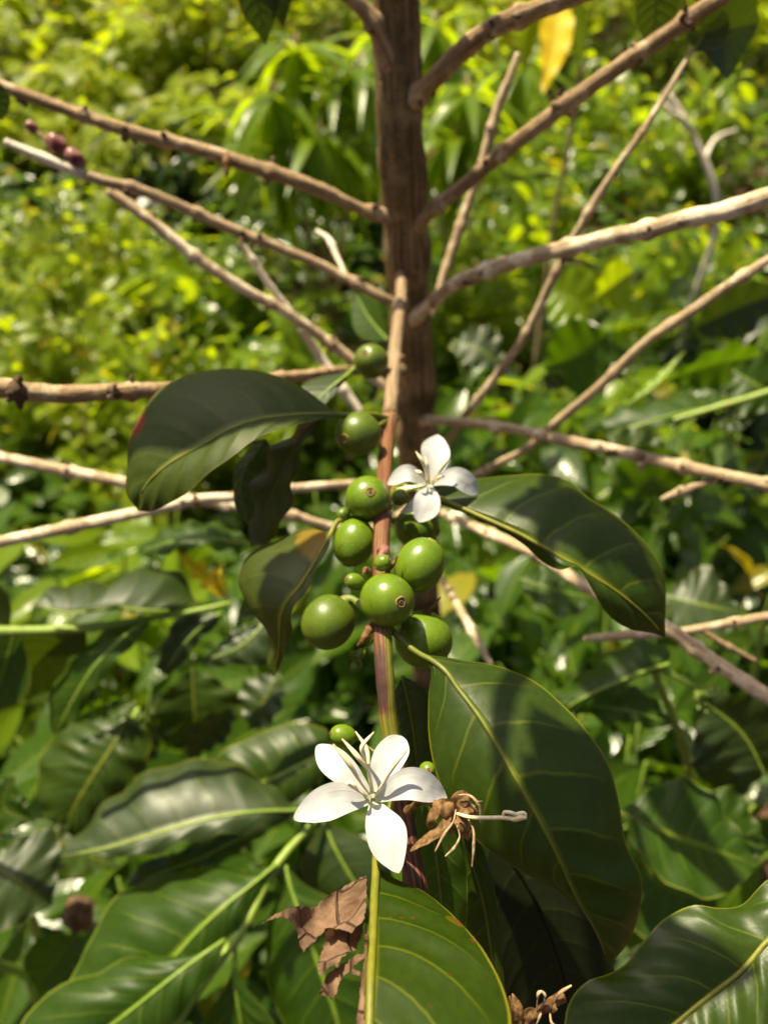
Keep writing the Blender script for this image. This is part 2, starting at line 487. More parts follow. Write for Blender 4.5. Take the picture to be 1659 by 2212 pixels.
M_CHERRY_DARK = cherrymat('dark_green_cherry', (.085, .130, .005), (.058, .095, .004), .42)
M_NAVEL = plain('cherry_navel', (.20, .13, .06), .8, (.10, .06, .025), 900, spec=.2, ramp=[(.30, .15, (.035, .022, .012)), (.75, .98, (.20, .22, .03))])
M_STALK = plain('green_stalk', (.11, .17, .02), .5, (.15, .16, .03), 400)
M_BUD = plain('pink_bud', (.34, .16, .13), .3, (.09, .012, .018), 110)
M_SHOOT = plain('shoot_green', (.17, .27, .03), .45, (.24, .31, .05), 200)
M_TRUNK = barkmat('trunk_bark', (.105, .064, .028), (.48, .325, .155), (.045, .028, .014), streak=34, around=3.2, moss=(.062, .050, .012), pale=(.42, .30, .16), bumpd=.003, scab=.6)
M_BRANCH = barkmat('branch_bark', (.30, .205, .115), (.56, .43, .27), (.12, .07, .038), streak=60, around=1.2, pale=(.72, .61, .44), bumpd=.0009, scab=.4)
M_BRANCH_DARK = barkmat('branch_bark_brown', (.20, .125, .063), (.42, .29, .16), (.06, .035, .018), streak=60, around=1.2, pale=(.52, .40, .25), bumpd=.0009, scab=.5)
M_TWIG = barkmat('bleached_twig', (.58, .49, .38), (.80, .72, .59), (.34, .24, .16), streak=50, around=1.0, bumpd=.0004, scab=.25)

M_BRANCH_TIP = barkmat('branch_bark_sunlit_tip', (.22, .145, .08), (.45, .33, .20), (.08, .05, .028), streak=60, around=1.2, pale=(.52, .42, .28), bumpd=.0008, scab=.4, sunlit_end=(.80, .86))  # tip whitened in colour to stand for sun falling on it
M_BRANCH_PALE = barkmat('branch_bark_pale', (.31, .215, .125), (.57, .44, .28), (.12, .07, .036), streak=60, around=1.2, pale=(.74, .63, .45), bumpd=.0008, scab=.35, pl=(.46, .60))  # paler copy of the branch bark, sunlit brightness put into its colour
# the fruiting branch: bark, then red-brown, then green striped with dark scars
def fruitmat():
    m, nt = newmat('fruiting_branch_bark'); g = G(nt)
    a = g.attr('lc'); tv = g.attr('tv').outputs['Fac']; ob = g.obj()
    sep = g.n('ShaderNodeSeparateXYZ'); g.link(a.outputs['Vector'], sep.inputs[0])
    mp = g.n('ShaderNodeMapping'); mp.inputs['Scale'].default_value = (1.5, 1.5, 18); g.link(a.outputs['Vector'], mp.inputs[0])
    st = g.noise(mp.outputs[0], 2.0, 5, .65); n = g.noise(ob, 300, 4)
    t = g.m('ADD', tv, g.m('MULTIPLY', g.m('SUBTRACT', n, .5), .02))
    bark = g.mix(g.rng(st, .38, .62), C4(.17, .112, .062), C4(.33, .235, .14))
    red = g.mix(g.rng(st, .38, .62), C4(.095, .036, .014), C4(.21, .090, .034))
    green = g.mix(g.rng(st, .36, .64), C4(.095, .10, .008), C4(.19, .16, .012))
    scar = g.mix(g.rng(st, .46, .56), C4(.025, .012, .012), C4(.15, .05, .018))
    col = g.mix(g.rng(t, .40, .48), bark, red)
    # green side of the stem past the cherries
    side = g.n('ShaderNodeVectorMath', operation='DOT_PRODUCT')
    geo = g.n('ShaderNodeNewGeometry'); g.link(geo.outputs['Normal'], side.inputs[0]); side.inputs[1].default_value = (1, .1, .1)
    gs = g.rng(g.m('ADD', side.outputs['Value'], g.m('MULTIPLY', g.m('SUBTRACT', st, .5), .9)), .12, .30)
    gz = g.m('MULTIPLY', g.rng(t, .715, .735), g.rng(t, .83, .81))
    col = g.mix(g.m('MULTIPLY', gs, gz), col, green)
    allg = g.m('MULTIPLY', g.rng(t, .784, .792), g.rng(t, .812, .806))
    col = g.mix(allg, col, green)
    lowscar = g.m('MULTIPLY', g.rng(t, .806, .82), g.rng(t, .907, .897))
    col = g.mix(lowscar, col, scar)
    col = g.mix(g.rng(t, .897, .91), col, green)
    # one long dark scar in the red part
    sc = g.m('MULTIPLY', g.m('MULTIPLY', g.rng(t, .738, .752), g.rng(t, .790, .778)), g.rng(side.outputs['Value'], .22, .08))
    col = g.mix(g.m('MULTIPLY', sc, .85), col, C4(.04, .018, .018))
    g.out(g.pbsdf(col, .6, .35, g.bump(g.m('ADD', st, g.m('MULTIPLY', n, .4)), .0005)))
    return m
M_FRUITB = fruitmat()

# ================================================================ THE COFFEE TREE
gnd = lambda x, y: .03 * max(y, 0) + .03 * nse((x, y, 3.3), 1.3) + .25 * max(0, y - 6) + .0
tr_pts = [(853, -330, 312), (855, 0, 355), (866, 300, 385), (878, 520, 425), (888, 700, 458), (897, 900, 494), (902, 1050, 528)]
tp = WP(tr_pts)
ax = nz(tp[-1] - tp[-3])
foot = tp[-1] + ax * ((tp[-1][2] - gnd(tp[-1][0], tp[-1][1])) / -ax[2])
foot[2] -= .03
up_dir = nz(tp[0] - tp[1])
top = tp[0] + up_dir * .45 + np.array([.03, 0, 0])
trunkP = np.vstack([top, tp[0] + up_dir * .2, tp, (tp[-1] + foot) / 2 + np.array([.006, 0, 0]), foot])
tree = empty('coffee_tree', (foot[0], foot[1], foot[2] + .03), 'bare-branched coffee tree with green cherries and white star flowers in sharp focus', 'tree')
rT = np.array([.0075, .0095, .0108, .0115, .0119, .0122, .0124, .0124, .0126, .0145, .018])
trunkg = tube(trunkP, rT * .94, 40, n=240, jit=.16, jsc=70, nodes=[.62, .70, .735, .80, .85, .93], nodeamp=.16, nodew=.008)
mesh('trunk', trunkg, M_TRUNK, tree)

def stub(p, d, r, l, rs, seg=7):
    d = nz(d)
    return tube([p, p + d * l * .5, p + d * l], [r, r * 1.15, r * .6], seg, n=7, jit=.5, jsc=500)

def branch(pts, rad, mat, label=None, name='branch', nodes=3, seed=0, seg=14, stubs=True, gap=.045, jit=.14, rise=True):
    rng = random.Random(seed)
    P = WP(pts)
    R = np.array(rad) * .001 if np.ndim(rad) else np.linspace(rad, rad, len(P)) * .001
    if len(R) != len(P): R = np.interp(np.linspace(0, 1, len(P)), np.linspace(0, 1, len(R)), R)
    R = R * .88
    if name == 'branch': R[0] *= 1.55
    # real stems are never quite straight
    ext = crs(np.hstack([P, R[:, None]]), len(P) * 4)
    for i in range(1, len(ext) - 1):
        k = ext[i, 3] * .22
        ext[i, :3] += np.array([nse(ext[i, :3] + 3 * seed, 28), nse(ext[i, :3] + 5 + seed, 28), nse(ext[i, :3] + 9 + seed, 28)]) * k
    L = np.linalg.norm(np.diff(ext[:, :3], axis=0), axis=1).sum()
    nn = []
    s = gap * rng.uniform(.3, .8)
    while s < L - .008:
        nn.append(s); s += gap * rng.uniform(.7, 1.25)
    gs = [tube(ext[:, :3], ext[:, 3], seg, n=max(40, int(L / .0018)), jit=jit, jsc=260, nodes=nn, nodeamp=.36, nodew=.0024)]
    if stubs:
        Q = crs(ext, 400); ss = np.concatenate([[0], np.cumsum(np.linalg.norm(np.diff(Q[:, :3], axis=0), axis=1))])
        for s in nn:
            i = min(int(np.searchsorted(ss, s)), 398)
            T = nz(Q[i+1, :3] - Q[i-1, :3]); r = Q[i, 3]
            A = nz(np.cross(T, [0, 0, 1.0])); B = np.cross(T, A)
            a0 = rng.uniform(0, 6.28)
            for k in range(rng.choice([2, 3, 4, 6])):
                a = a0 + k * math.pi * rng.uniform(.7, 1.1)
                d = A * math.cos(a) + B * math.sin(a)
                gs.append(stub(Q[i, :3] + d * r * .7 + T * rng.uniform(-1, 1) * .0015, d + T * rng.uniform(-.6, .6), r * rng.uniform(.22, .45), r * rng.uniform(.5, 1.5), rng))
    gs = [gs[0]] + [(q[0], q[1], q[2], np.full(len(q[0]), 2.0)) for q in gs[1:]]
    return mesh(name, merge(gs), mat, tree, label)

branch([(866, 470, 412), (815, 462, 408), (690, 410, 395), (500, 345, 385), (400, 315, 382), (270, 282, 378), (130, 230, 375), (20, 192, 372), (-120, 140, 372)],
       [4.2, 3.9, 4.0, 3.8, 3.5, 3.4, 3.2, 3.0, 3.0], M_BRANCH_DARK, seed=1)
branch([(880, 668, 447), (830, 645, 436), (760, 606, 432), (700, 575, 430), (610, 538, 425), (525, 505, 420), (400, 450, 412), (300, 410, 405), (205, 385, 398), (105, 345, 392), (12, 306, 388)],
       [3.2, 3.1, 3.1, 3.0, 3.1, 3.1, 3.1, 3.2, 3.0, 2.9, 1.9], M_BRANCH_TIP, 'grey-brown branch ending in a bare tip whitened as if sunlit', seed=2)
branch([(890, 868, 486), (830, 832, 470), (765, 780, 466), (640, 690, 450), (520, 618, 436), (430, 560, 428), (330, 480, 420), (236, 412, 414)],
       [3.0, 3.1, 3.6, 3.3, 3.3, 3.4, 3.3, 3.2], M_BRANCH_PALE, seed=3)
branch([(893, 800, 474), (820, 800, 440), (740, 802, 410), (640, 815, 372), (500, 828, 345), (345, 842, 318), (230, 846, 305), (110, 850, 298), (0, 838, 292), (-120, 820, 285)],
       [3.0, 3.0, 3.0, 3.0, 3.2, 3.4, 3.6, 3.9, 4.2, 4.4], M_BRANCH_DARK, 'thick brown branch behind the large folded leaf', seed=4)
branch([(900, 1010, 512), (860, 1030, 490), (745, 1046, 430), (630, 1056, 412), (500, 1075, 396), (420, 1080, 390), (350, 1096, 384), (230, 1122, 376), (100, 1150, 370), (0, 1172, 366), (-90, 1195, 362)],
       [2.5, 2.5, 2.6, 2.6, 2.8, 2.9, 3.0, 3.1, 3.1, 3.0, 2.9], M_BRANCH_PALE, 'pale branch catching the sun below the large folded leaf', seed=5)
branch([(901, 1090, 540), (820, 1138, 490), (710, 1136, 452), (640, 1116, 444), (450, 1085, 428), (275, 1044, 414), (140, 1016, 408), (0, 986, 402), (-80, 970, 400)],
       [2.6, 2.7, 2.8, 2.9, 3.0, 3.2, 3.3, 3.2, 3.1], M_BRANCH_PALE, seed=6)
branch([(852, 150, 366), (800, 40, 352), (730, -30, 344), (620, -90, 336)], [4.6, 4.2, 4.0, 3.8], M_BRANCH_DARK, seed=7)
branch([(858, 250, 380), (905, 205, 366), (950, 160, 352), (1000, 108, 342), (1060, 62, 334), (1140, 28, 328), (1240, -10, 322), (1330, -40, 318)],
       [4.4, 4.6, 4.7, 4.8, 4.6, 4.4, 4.2, 4.0], M_BRANCH_DARK, 'thick knobbly branch crossing the top of the trunk', seed=8)
branch([(880, 500, 416), (935, 452, 400), (1000, 402, 388), (1060, 350, 376), (1160, 272, 358), (1225, 220, 350), (1330, 145, 338), (1400, 98, 330), (1540, 5, 318), (1680, -80, 310)],
       [4.0, 3.8, 3.8, 3.8, 3.9, 3.9, 3.8, 3.8, 3.6, 3.6], M_BRANCH_DARK, seed=9)
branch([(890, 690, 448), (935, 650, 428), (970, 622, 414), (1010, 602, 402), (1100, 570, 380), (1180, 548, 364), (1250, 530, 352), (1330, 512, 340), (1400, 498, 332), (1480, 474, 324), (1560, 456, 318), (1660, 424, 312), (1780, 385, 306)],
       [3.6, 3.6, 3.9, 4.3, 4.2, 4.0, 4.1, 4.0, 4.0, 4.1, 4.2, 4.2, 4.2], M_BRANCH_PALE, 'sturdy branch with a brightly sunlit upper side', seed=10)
branch([(905, 720, 470), (942, 645, 478), (970, 560, 476), (1000, 472, 470), (1040, 350, 460), (1075, 232, 452), (1100, 170, 448), (1119, 116, 446)],
       [2.4, 2.6, 2.9, 3.1, 2.8, 2.9, 2.7, 1.9], M_BRANCH, 'thin branch with a cut tip behind the thicker ones', seed=11)
branch([(904, 1010, 515), (970, 950, 490), (1010, 892, 470), (1080, 800, 450), (1140, 716, 434), (1190, 610, 420), (1260, 480, 404), (1320, 380, 394), (1390, 280, 386), (1440, 200, 382), (1500, 100, 378)],
       [2.6, 2.6, 2.5, 2.6, 2.7, 2.6, 2.3, 2.1, 1.8, 1.6, 1.2], M_BRANCH, 'long slender branch tapering to a leafy tip', seed=12)
branch([(904, 1110, 530), (1060, 1010, 480), (1150, 960, 452), (1200, 915, 438), (1300, 830, 416), (1400, 732, 398), (1500, 668, 386), (1600, 600, 376), (1665, 558, 370), (1760, 500, 362)],
       [2.6, 2.6, 2.7, 2.7, 2.7, 2.6, 2.7, 2.6, 2.5, 2.4], M_BRANCH, seed=13)
branch([(897, 912, 492), (945, 908, 470), (1060, 920, 446), (1180, 942, 428), (1320, 972, 410), (1440, 1000, 398), (1560, 1026, 388), (1662, 1046, 380), (1780, 1068, 372)],
       [2.9, 3.0, 3.1, 3.3, 3.4, 3.5, 3.4, 3.4, 3.4], M_BRANCH, 'bare branch running out behind the smaller white flower', seed=14)
branch([(902, 1060, 530), (960, 1110, 480), (1020, 1135, 440), (1100, 1172, 408), (1165, 1200, 392), (1250, 1258, 372), (1350, 1310, 356), (1440, 1352, 344), (1500, 1398, 336), (1570, 1448, 328), (1662, 1508, 320), (1760, 1570, 312)],
       [2.6, 2.8, 3.0, 3.2, 3.2, 3.2, 3.2, 3.2, 3.4, 3.5, 3.5, 3.5], M_BRANCH_PALE, 'bare branch passing behind the dark arching leaf', seed=15)
branch([(904, 1180, 545), (960, 1260, 500), (1000, 1330, 462), (1030, 1380, 448), (1060, 1438, 440)], [2.2, 2.3, 2.6, 2.6, 1.8], M_BRANCH, seed=16)
# dead side twigs
branch([(520, 520, 432), (545, 560, 436), (600, 640, 446), (650, 708, 456)], [1.6, 1.9, 2.3, 2.6], M_TWIG, name='twig', seed=21, gap=.03)
branch([(650, 708, 462), (690, 768, 478), (730, 828, 482), (778, 892, 486)], [2.6, 3.3, 3.5, 3.0], M_TWIG, 'bleached straight dead twig', name='twig', seed=22, gap=.06, stubs=False)
branch([(748, 598, 440), (728, 556, 445), (705, 512, 450), (684, 498, 452)], [1.4, 1.6, 1.8, 1.2], M_TWIG, name='twig', seed=23, gap=.03)
branch([(1560, 1026, 390), (1520, 1044, 392), (1470, 1062, 396), (1428, 1080, 400)], [1.8, 2.0, 2.2, 1.5], M_BRANCH, name='twig', seed=24, gap=.03)
branch([(1660, 1330, 365), (1560, 1348, 375), (1480, 1362, 385), (1400, 1368, 395), (1320, 1374, 402), (1262, 1380, 408)], [2.2, 2.2, 2.0, 2.4, 2.6, 1.8], M_BRANCH, name='twig', seed=25, gap=.03)
branch([(1500, 1352, 384), (1560, 1390, 386), (1630, 1428, 390)], [1.4, 1.6, 1.4], M_BRANCH_DARK, name='twig', seed=26, gap=.03)

# ---- the fruiting branch that comes out towards the lens
fb = [(884, 600, 442), (868, 575, 432), (866, 640, 408), (855, 740, 368), (846, 850, 318), (836, 955, 278), (828, 1060, 252), (825, 1150, 237), (824, 1270, 224), (826, 1380, 211),
      (832, 1470, 206), (840, 1560, 204), (855, 1650, 202), (868, 1730, 199), (884, 1830, 194), (900, 1920, 190), (925, 2040, 186), (955, 2200, 183), (985, 2330, 180)]
fbP = WP(fb)[1:]
fr = np.array([3.1, 3.0, 2.9, 2.8, 2.6, 2.45, 2.4, 2.45, 2.45, 2.35, 2.3, 2.35, 2.4, 2.4, 2.4, 2.3, 2.2, 2.0]) * .001
fbC = crs(np.hstack([fbP, fr[:, None]]), 600)
fbS = np.concatenate([[0], np.cumsum(np.linalg.norm(np.diff(fbC[:, :3], axis=0), axis=1))])
def fb_at(y):
    """point of the fruiting branch that shows at photo row y"""
    ys = [1106 - np.dot(p - CAM, UP) / np.dot(p - CAM, FW) * F for p in fbC[:, :3]]
    return int(np.argmin(np.abs(np.array(ys) - y)))
node_rows = [660, 775, 905, 1120, 1345, 1660, 1900]
nodeS = [fbS[fb_at(y)] for y in node_rows]
gs = [tube(fbP, fr, 20, n=300, jit=.10, jsc=320, nodes=nodeS, nodeamp=.22, nodew=.0024)]
rng = random.Random(5)
for y in node_rows[:4]:
    i = fb_at(y)
    T = nz(fbC[i+1, :3] - fbC[i-1, :3]); A = nz(np.cross(T, [0, 0, 1.0])); B = np.cross(T, A)
    for k in range(4):
        a = rng.uniform(0, 6.28); d = A * math.cos(a) + B * math.sin(a)
        gs.append(stub(fbC[i, :3] + d * fbC[i, 3] * .8, d + T * rng.uniform(-.5, .5), .0007, .0022, rng))
gs2 = []
for g_ in gs[1:]:
    gs2.append((g_[0], g_[1], g_[2], np.full(len(g_[0]), .2)))
mesh('branch', merge([gs[0]] + gs2), M_FRUITB, tree, 'fruiting branch turning from grey bark to red-brown and green')

# ---- cherries
def cherry(x, y, r, z, nx, ny, elong=1.06, mat=None, row=None, label=None, facing=True, flat=0.0):
    R = r / F * z / 1000
    c = W(x, y, z)
    dx, dy = (nx - x) / r, (ny - y) / r
    q = dx * dx + dy * dy
    back = math.sqrt(max(0.0, 1 - q)) if facing else -math.sqrt(max(0.0, 1 - min(q, .98)))
    view = nz(CAM - c)
    rr = nz(np.cross(UP, view)); uu = np.cross(view, rr)
    axis = nz(rr * dx - uu * dy + view * back)
    pr = []
    nseg = 26
    for i in range(nseg + 1):
        th = math.pi * i / nseg
        sr = max(0.0, math.sin(th)) ** .96
        h = math.cos(th) * elong
        if th < .5: h -= .035 * (1 - th / .5) ** 1.5
        pr.append((R * max(sr, 1e-4), R * h))
    g_ = lathe(pr, axis, c, 40, jit=.07, jsc=85 + x % 30)
    o = mesh('cherry', g_, mat or M_CHERRY, tree, label, origin=c)
    k = R / .0068
    k = max(k, .45) / k * 1.0
    tipc = c + axis * R * (elong - .04)
    nv = [(.0001, .022), (.035, .024), (.05, .045), (.075, .05), (.10, .006), (.13, .010), (.155, .045), (.185, .050), (.215, .022), (.235, -.022)]
    nv = [(a * R * k, b * R) for a, b in nv]
    mesh('navel', lathe(nv, axis, tipc, 22, jit=.16, jsc=900), M_NAVEL, o)
    if row is not None:
        b = fbC[fb_at(row), :3]
        s0 = c - axis * R * elong * .97
        midp = (s0 + b) / 2 - axis * R * .12
        mesh('stalk', tube([s0 + axis * R * .04, s0 - axis * R * .05, midp, b], [R * .30, R * .24, R * .17, R * .2], 10, n=16), M_STALK, o)
    return o

cherry(836, 1296, 58, 212, 865, 1301, 1.04, row=1345, label='large shiny green cherry at the front of the cluster')
cherry(907, 1221, 53, 221, 932, 1174, 1.17, row=1290)
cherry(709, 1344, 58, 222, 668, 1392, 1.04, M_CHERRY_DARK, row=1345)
cherry(914, 1382, 60, 223, 958, 1426, 1.06, row=1345)
cherry(794, 1077, 48, 241, 800, 1063, 1.03, row=1120)
cherry(765, 1172, 45, 240, 752, 1214, 1.18, row=1120)
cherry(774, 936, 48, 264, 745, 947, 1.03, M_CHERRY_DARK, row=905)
cherry(901, 1138, 47, 262, 945, 1150, 1.03, M_CHERRY, row=1100)
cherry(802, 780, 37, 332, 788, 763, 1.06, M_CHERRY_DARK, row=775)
cherry(826, 1216, 18, 213, 838, 1208, 1.15, row=1345, label='tiny unripe cherry between the big ones')
cherry(766, 1257, 19, 216, 752, 1251, 1.25, row=1345, label='tiny unripe cherry with a wide brown navel')
cherry(864, 1074, 19, 249, 868, 1074, 1.15, M_CHERRY_DARK, row=1120)
cherry(741, 1110, 14, 242, 734, 1118, 1.2, M_CHERRY_DARK, row=1120)
cherry(742, 1589, 23, 204, 722, 1584, 1.35, row=1660, facing=True)
cherry(923, 1663, 17, 188, 926, 1664, 1.2, row=1660, label='small green fruitlet with an open crown beside the flower')
cherry(779, 1412, 11, 224, 772, 1420, 1.2, row=1345)
cherry(770, 1438, 12, 226, 764, 1446, 1.3, row=1345)
cherry(764, 1415, 9, 226, 758, 1418, 1.2, row=1345)

# ---- white flowers
def flower(cx, cy, z, petals, stamens, attach, scale=1.0, label=None):
    c = W(cx, cy, z); a = W(*attach)
    view = nz(CAM - c)
    d = nz(c - a)
    # corolla tube with a small flared mouth
    r = .0011 * scale
    P = [a, a * .55 + c * .45, c - d * .0012, c - d * .0001]
    root = mesh('flower', tube(P, [r * .9, r, r * 1.15, r * 1.9], 16, n=20, caps=False), M_TUBE, tree, label)
    for k, (tip, mid, w, cup, roll, blunt) in enumerate(petals):
        base = c + view * .0002 + (W(*mid) - c) * .045
        M = crs(np.array([base, W(*mid), W(*tip)]), 26)
        T = np.gradient(M, axis=0)
        t = np.linspace(0, 1, 26)
        wd = w / F * z / 1000 * .5
        wp = (.20 + .80 * np.maximum(0, np.sin(np.pi * np.clip(t, 0, 1) * .80)) ** 1.1) * np.clip((1 - t ** blunt), 0, 1) ** .62
        wp = wp / wp.max() * wd
        cr, sr = math.cos(math.radians(roll)), math.sin(math.radians(roll))
        L, R = [], []
        for i in range(26):
            s0 = nz(np.cross(nz(T[i]), -view)); n0 = nz(np.cross(s0, nz(T[i])))
            if np.dot(n0, view) < 0: n0 = -n0
            s1 = s0 * cr + n0 * sr; n1 = n0 * cr - s0 * sr
            wob = 1 + .05 * math.sin(7 * t[i] + k * 2.1)
            L.append(M[i] - s1 * wp[i] * wob + n1 * wp[i] * cup); R.append(M[i] + s1 * wp[i] * (2 - wob) + n1 * wp[i] * cup)
        g_, M2, NN = blade(M, L, R, nv=34, nu=8, arch=-.12, wave=.00022 * scale, wn=1.6, seed=k + int(cx), crumple=.0003 * scale, csc=190)
        mesh('petal', g_, M_PETAL_TIP if k in (0, 3) and cx == 806 else M_PETAL, root)
    for st in stamens:
        P = WP(st)
        if len(P) < 3: P = np.vstack([P[0], P.mean(axis=0), P[1]])
        n = len(P)
        R = np.interp(np.linspace(0, 1, n), [0, .3, .55, .9, 1], [.00028, .00034, .00074, .00062, .0002]) * scale
        mesh('stamen', tube(P, R, 9, n=24, flat=.75), M_STAMEN, root)
    return root

def v2(c, z0=186):      # points read off the enlarged flower detail
    return (554.1 + .3854 * c[0], 1534.5 + .3854 * c[1], c[2] if len(c) > 2 else z0)
fz = 186
flower(806, 1728, fz,
    [((633, 1770, 180), (722, 1729, 182), 74, .20, 10, 3.4),
     ((861, 1887, 175), (832, 1800, 179), 84, .18, -8, 3.2),
     ((966, 1722, 186), (885, 1693, 181), 68, .20, -14, 4.2),
     ((684, 1610, 193), (738, 1662, 187), 64, .24, 8, 6.0),
     ((866, 1588, 196), (836, 1650, 189), 72, .26, -8, 8.0)],
    [[v2((632, 470, 185)), v2((575, 390, 180)), v2((520, 300, 177)), v2((430, 190, 176))],
     [v2((640, 465, 185)), v2((620, 330, 180)), v2((560, 250, 178)), v2((480, 160, 179))],
     [v2((648, 465, 185)), v2((610, 280, 181)), v2((592, 205, 179)), v2((658, 122, 179))],
     [v2((670, 470, 185)), v2((715, 400, 181)), v2((775, 300, 178)), v2((850, 214, 177))],
     [v2((620, 480, 185)), v2((570, 450, 183)), v2((520, 410, 181)), v2((490, 405, 181))],
     [v2((655, 460, 185)), v2((632, 330, 182)), v2((618, 220, 183)), v2((555, 118, 184))]],
    (857, 1672, 200), label='open white five-petalled flower in sharp focus')
flower(928, 1046, 248,
    [((945, 938, 256), (938, 995, 249), 64, .26, 4, 3.2),
     ((837, 1046, 246), (880, 1024, 243), 42, .20, 30, 5.0),
     ((1030, 1066, 248), (985, 1030, 244), 48, .18, -22, 9.0),
     ((904, 1128, 240), (922, 1084, 242), 58, .14, -4, 7.0),
     ((962, 985, 256), (950, 1014, 250), 38, .25, -20, 5.0),
     ((866, 1106, 248), (888, 1096, 246), 22, .2, 10, 6.0)],
    [[(926, 1046, 246), (920, 1016, 242), (908, 990, 240), (898, 975, 240)],
     [(932, 1044, 246), (948, 1022, 241), (962, 1000, 239), (972, 986, 240)],
     [(922, 1046, 246), (914, 1030, 243), (905, 1020, 241), (896, 1016, 241)],
     [(934, 1048, 246), (944, 1036, 242), (952, 1030, 241), (960, 1030, 241)],
     [(928, 1044, 246), (926, 1018, 243), (922, 1000, 242), (918, 985, 242)]],
    (838, 1066, 255), label='smaller white flower slightly out of focus in front of the trunk')

# ---- withered flowers
def scrap(parent, mid, w, mat=None, seed=0, name='petal', crumple=.0006):
    M = WP(mid); n = 22
    C = crs(M, n); T = np.gradient(C, axis=0); view = nz(CAM - C[n//2])
    t = np.linspace(0, 1, n); wd = (np.sin(np.pi * np.clip(t * .9 + .08, 0, 1)) ** .9) * w * .00042
    L, R = [], []
    for i in range(n):
        s = nz(np.cross(nz(T[i]), view)); a = math.radians(40 * math.sin(3 * t[i] + seed))
        s = s * math.cos(a) + view * math.sin(a)
        L.append(C[i] - s * wd[i] + view * wd[i] * .3); R.append(C[i] + s * wd[i])
    g_, _, _ = blade(C, L, R, nv=26, nu=6, crumple=crumple, csc=330, seed=seed)
    return mesh(name, g_, mat or M_WITHER, parent)

def v4(x, y, z): return ((950 + x / 3.318) / 1.173, (1950 + y / 3.318) / 1.173, z)
wfP = [W(880, 1752, 189), W(*v4(450, 265, 184)), W(*v4(540, 310, 182)), W(*v4(640, 350, 180))]
wf = mesh('withered_flower', tube(wfP, [.0011, .0008, .0013, .0020], 12, n=18, jit=.4, jsc=600), M_WITHER, tree, 'shrivelled brown flower with dangling anthers and a long cream style')
for k, (pts, w) in enumerate([
    ([v4(640, 360, 180), v4(560, 500, 178), v4(430, 590, 177), v4(295, 690, 178)], 3.2),
    ([v4(600, 330, 182), v4(530, 330, 181), v4(470, 420, 181), v4(460, 520, 183)], 3.0),
    ([v4(640, 330, 181), v4(690, 270, 180), v4(760, 230, 180), v4(810, 210, 182)], 4.2),
    ([v4(660, 340, 181), v4(740, 330, 179), v4(810, 350, 179), v4(850, 440, 180)], 4.2),
    ([v4(660, 380, 181), v4(720, 440, 179), v4(760, 520, 179), v4(780, 600, 181)], 4.6),
    ([v4(620, 310, 183), v4(590, 300, 182), v4(560, 300, 182), v4(545, 330, 183)], 3.6),
    ([v4(650, 380, 182), v4(640, 450, 182), v4(640, 500, 182), v4(650, 560, 183)], 3.4)]):
    scrap(wf, pts, w, seed=k + 3)
for pts, r in [([v4(680, 335, 176), v4(660, 430, 175), v4(590, 530, 174), v4(505, 690, 174)], .28),
               ([v4(690, 470, 177), v4(710, 570, 175), v4(670, 650, 174), v4(590, 730, 174)], .26),
               ([v4(785, 420, 177), v4(825, 500, 175), v4(830, 640, 174), v4(815, 820, 174)], .29),
               ([v4(700, 212, 179), v4(790, 215, 178), v4(870, 290, 177), v4(885, 450, 177)], .33),
               ([v4(800, 270, 179), v4(840, 310, 178), v4(870, 270, 177), v4(905, 265, 177)], .26)]:
    P = WP(pts); R = np.array([.5, .7, 1.15, .55]) * r * .001
    mesh('anther', tube(P, R, 8, n=26, jit=.25, jsc=900, flat=.55), M_ANTHER_DRY, wf)
mesh('style', tube(WP([v4(690, 372, 178), v4(800, 400, 175), v4(930, 405, 173), v4(1070, 405, 172), v4(1150, 410, 172)]), [.00034, .00042, .00044, .00044, .0005], 9, n=26), M_STYLE, wf)
mesh('stigma', merge([tube(WP([v4(1075, 395, 172), v4(1085, 360, 172), v4(1120, 358, 171.6), v4(1180, 375, 171.5), v4(1215, 385, 171.5)]), [0.000288, 0.000360, 0.000396, 0.000396, 0.000288], 9, n=16),
                      tube(WP([v4(1120, 408, 172), v4(1180, 415, 171.6), v4(1225, 405, 171.2), v4(1272, 405, 171)]), [0.000360, 0.000612, 0.000576, 0.000360], 9, n=16),
                      tube(WP([v4(1180, 380, 171.8), v4(1230, 365, 171.5), v4(1265, 370, 171.2), v4(1268, 400, 171)]), [0.000432, 0.000396, 0.000288, 0.000216], 9, n=14)]), M_STYLE, wf)

wb = mesh('withered_flower', tube(WP([(965, 2260, 180), (1120, 2235, 176), (1150, 2195, 174), (1215, 2150, 174)]), [.0012, .0010, .0009, .0012], 10, n=22, jit=.4, jsc=600), M_WITHER, tree, 'dried flower with a curled tan petal at the leaf edge')
for k, (pts, w) in enumerate([([v4(1160, 2260, 174), v4(1160, 2120, 172), v4(1150, 1990, 171), v4(1135, 1900, 172)], 4.6),
                              ([v4(1250, 2260, 174), v4(1215, 2100, 173), v4(1200, 1990, 173), v4(1160, 1880, 174)], 3.4),
                              ([v4(1330, 2160, 175), v4(1300, 2040, 174), v4(1350, 2030, 174), v4(1380, 2010, 174)], 3.0),
                              ([v4(1440, 2030, 174), v4(1480, 1990, 173), v4(1520, 1960, 173), v4(1545, 1990, 174)], 3.2)]):
    scrap(wb, pts, w, seed=k + 21, crumple=.0006, mat=M_WITHER)
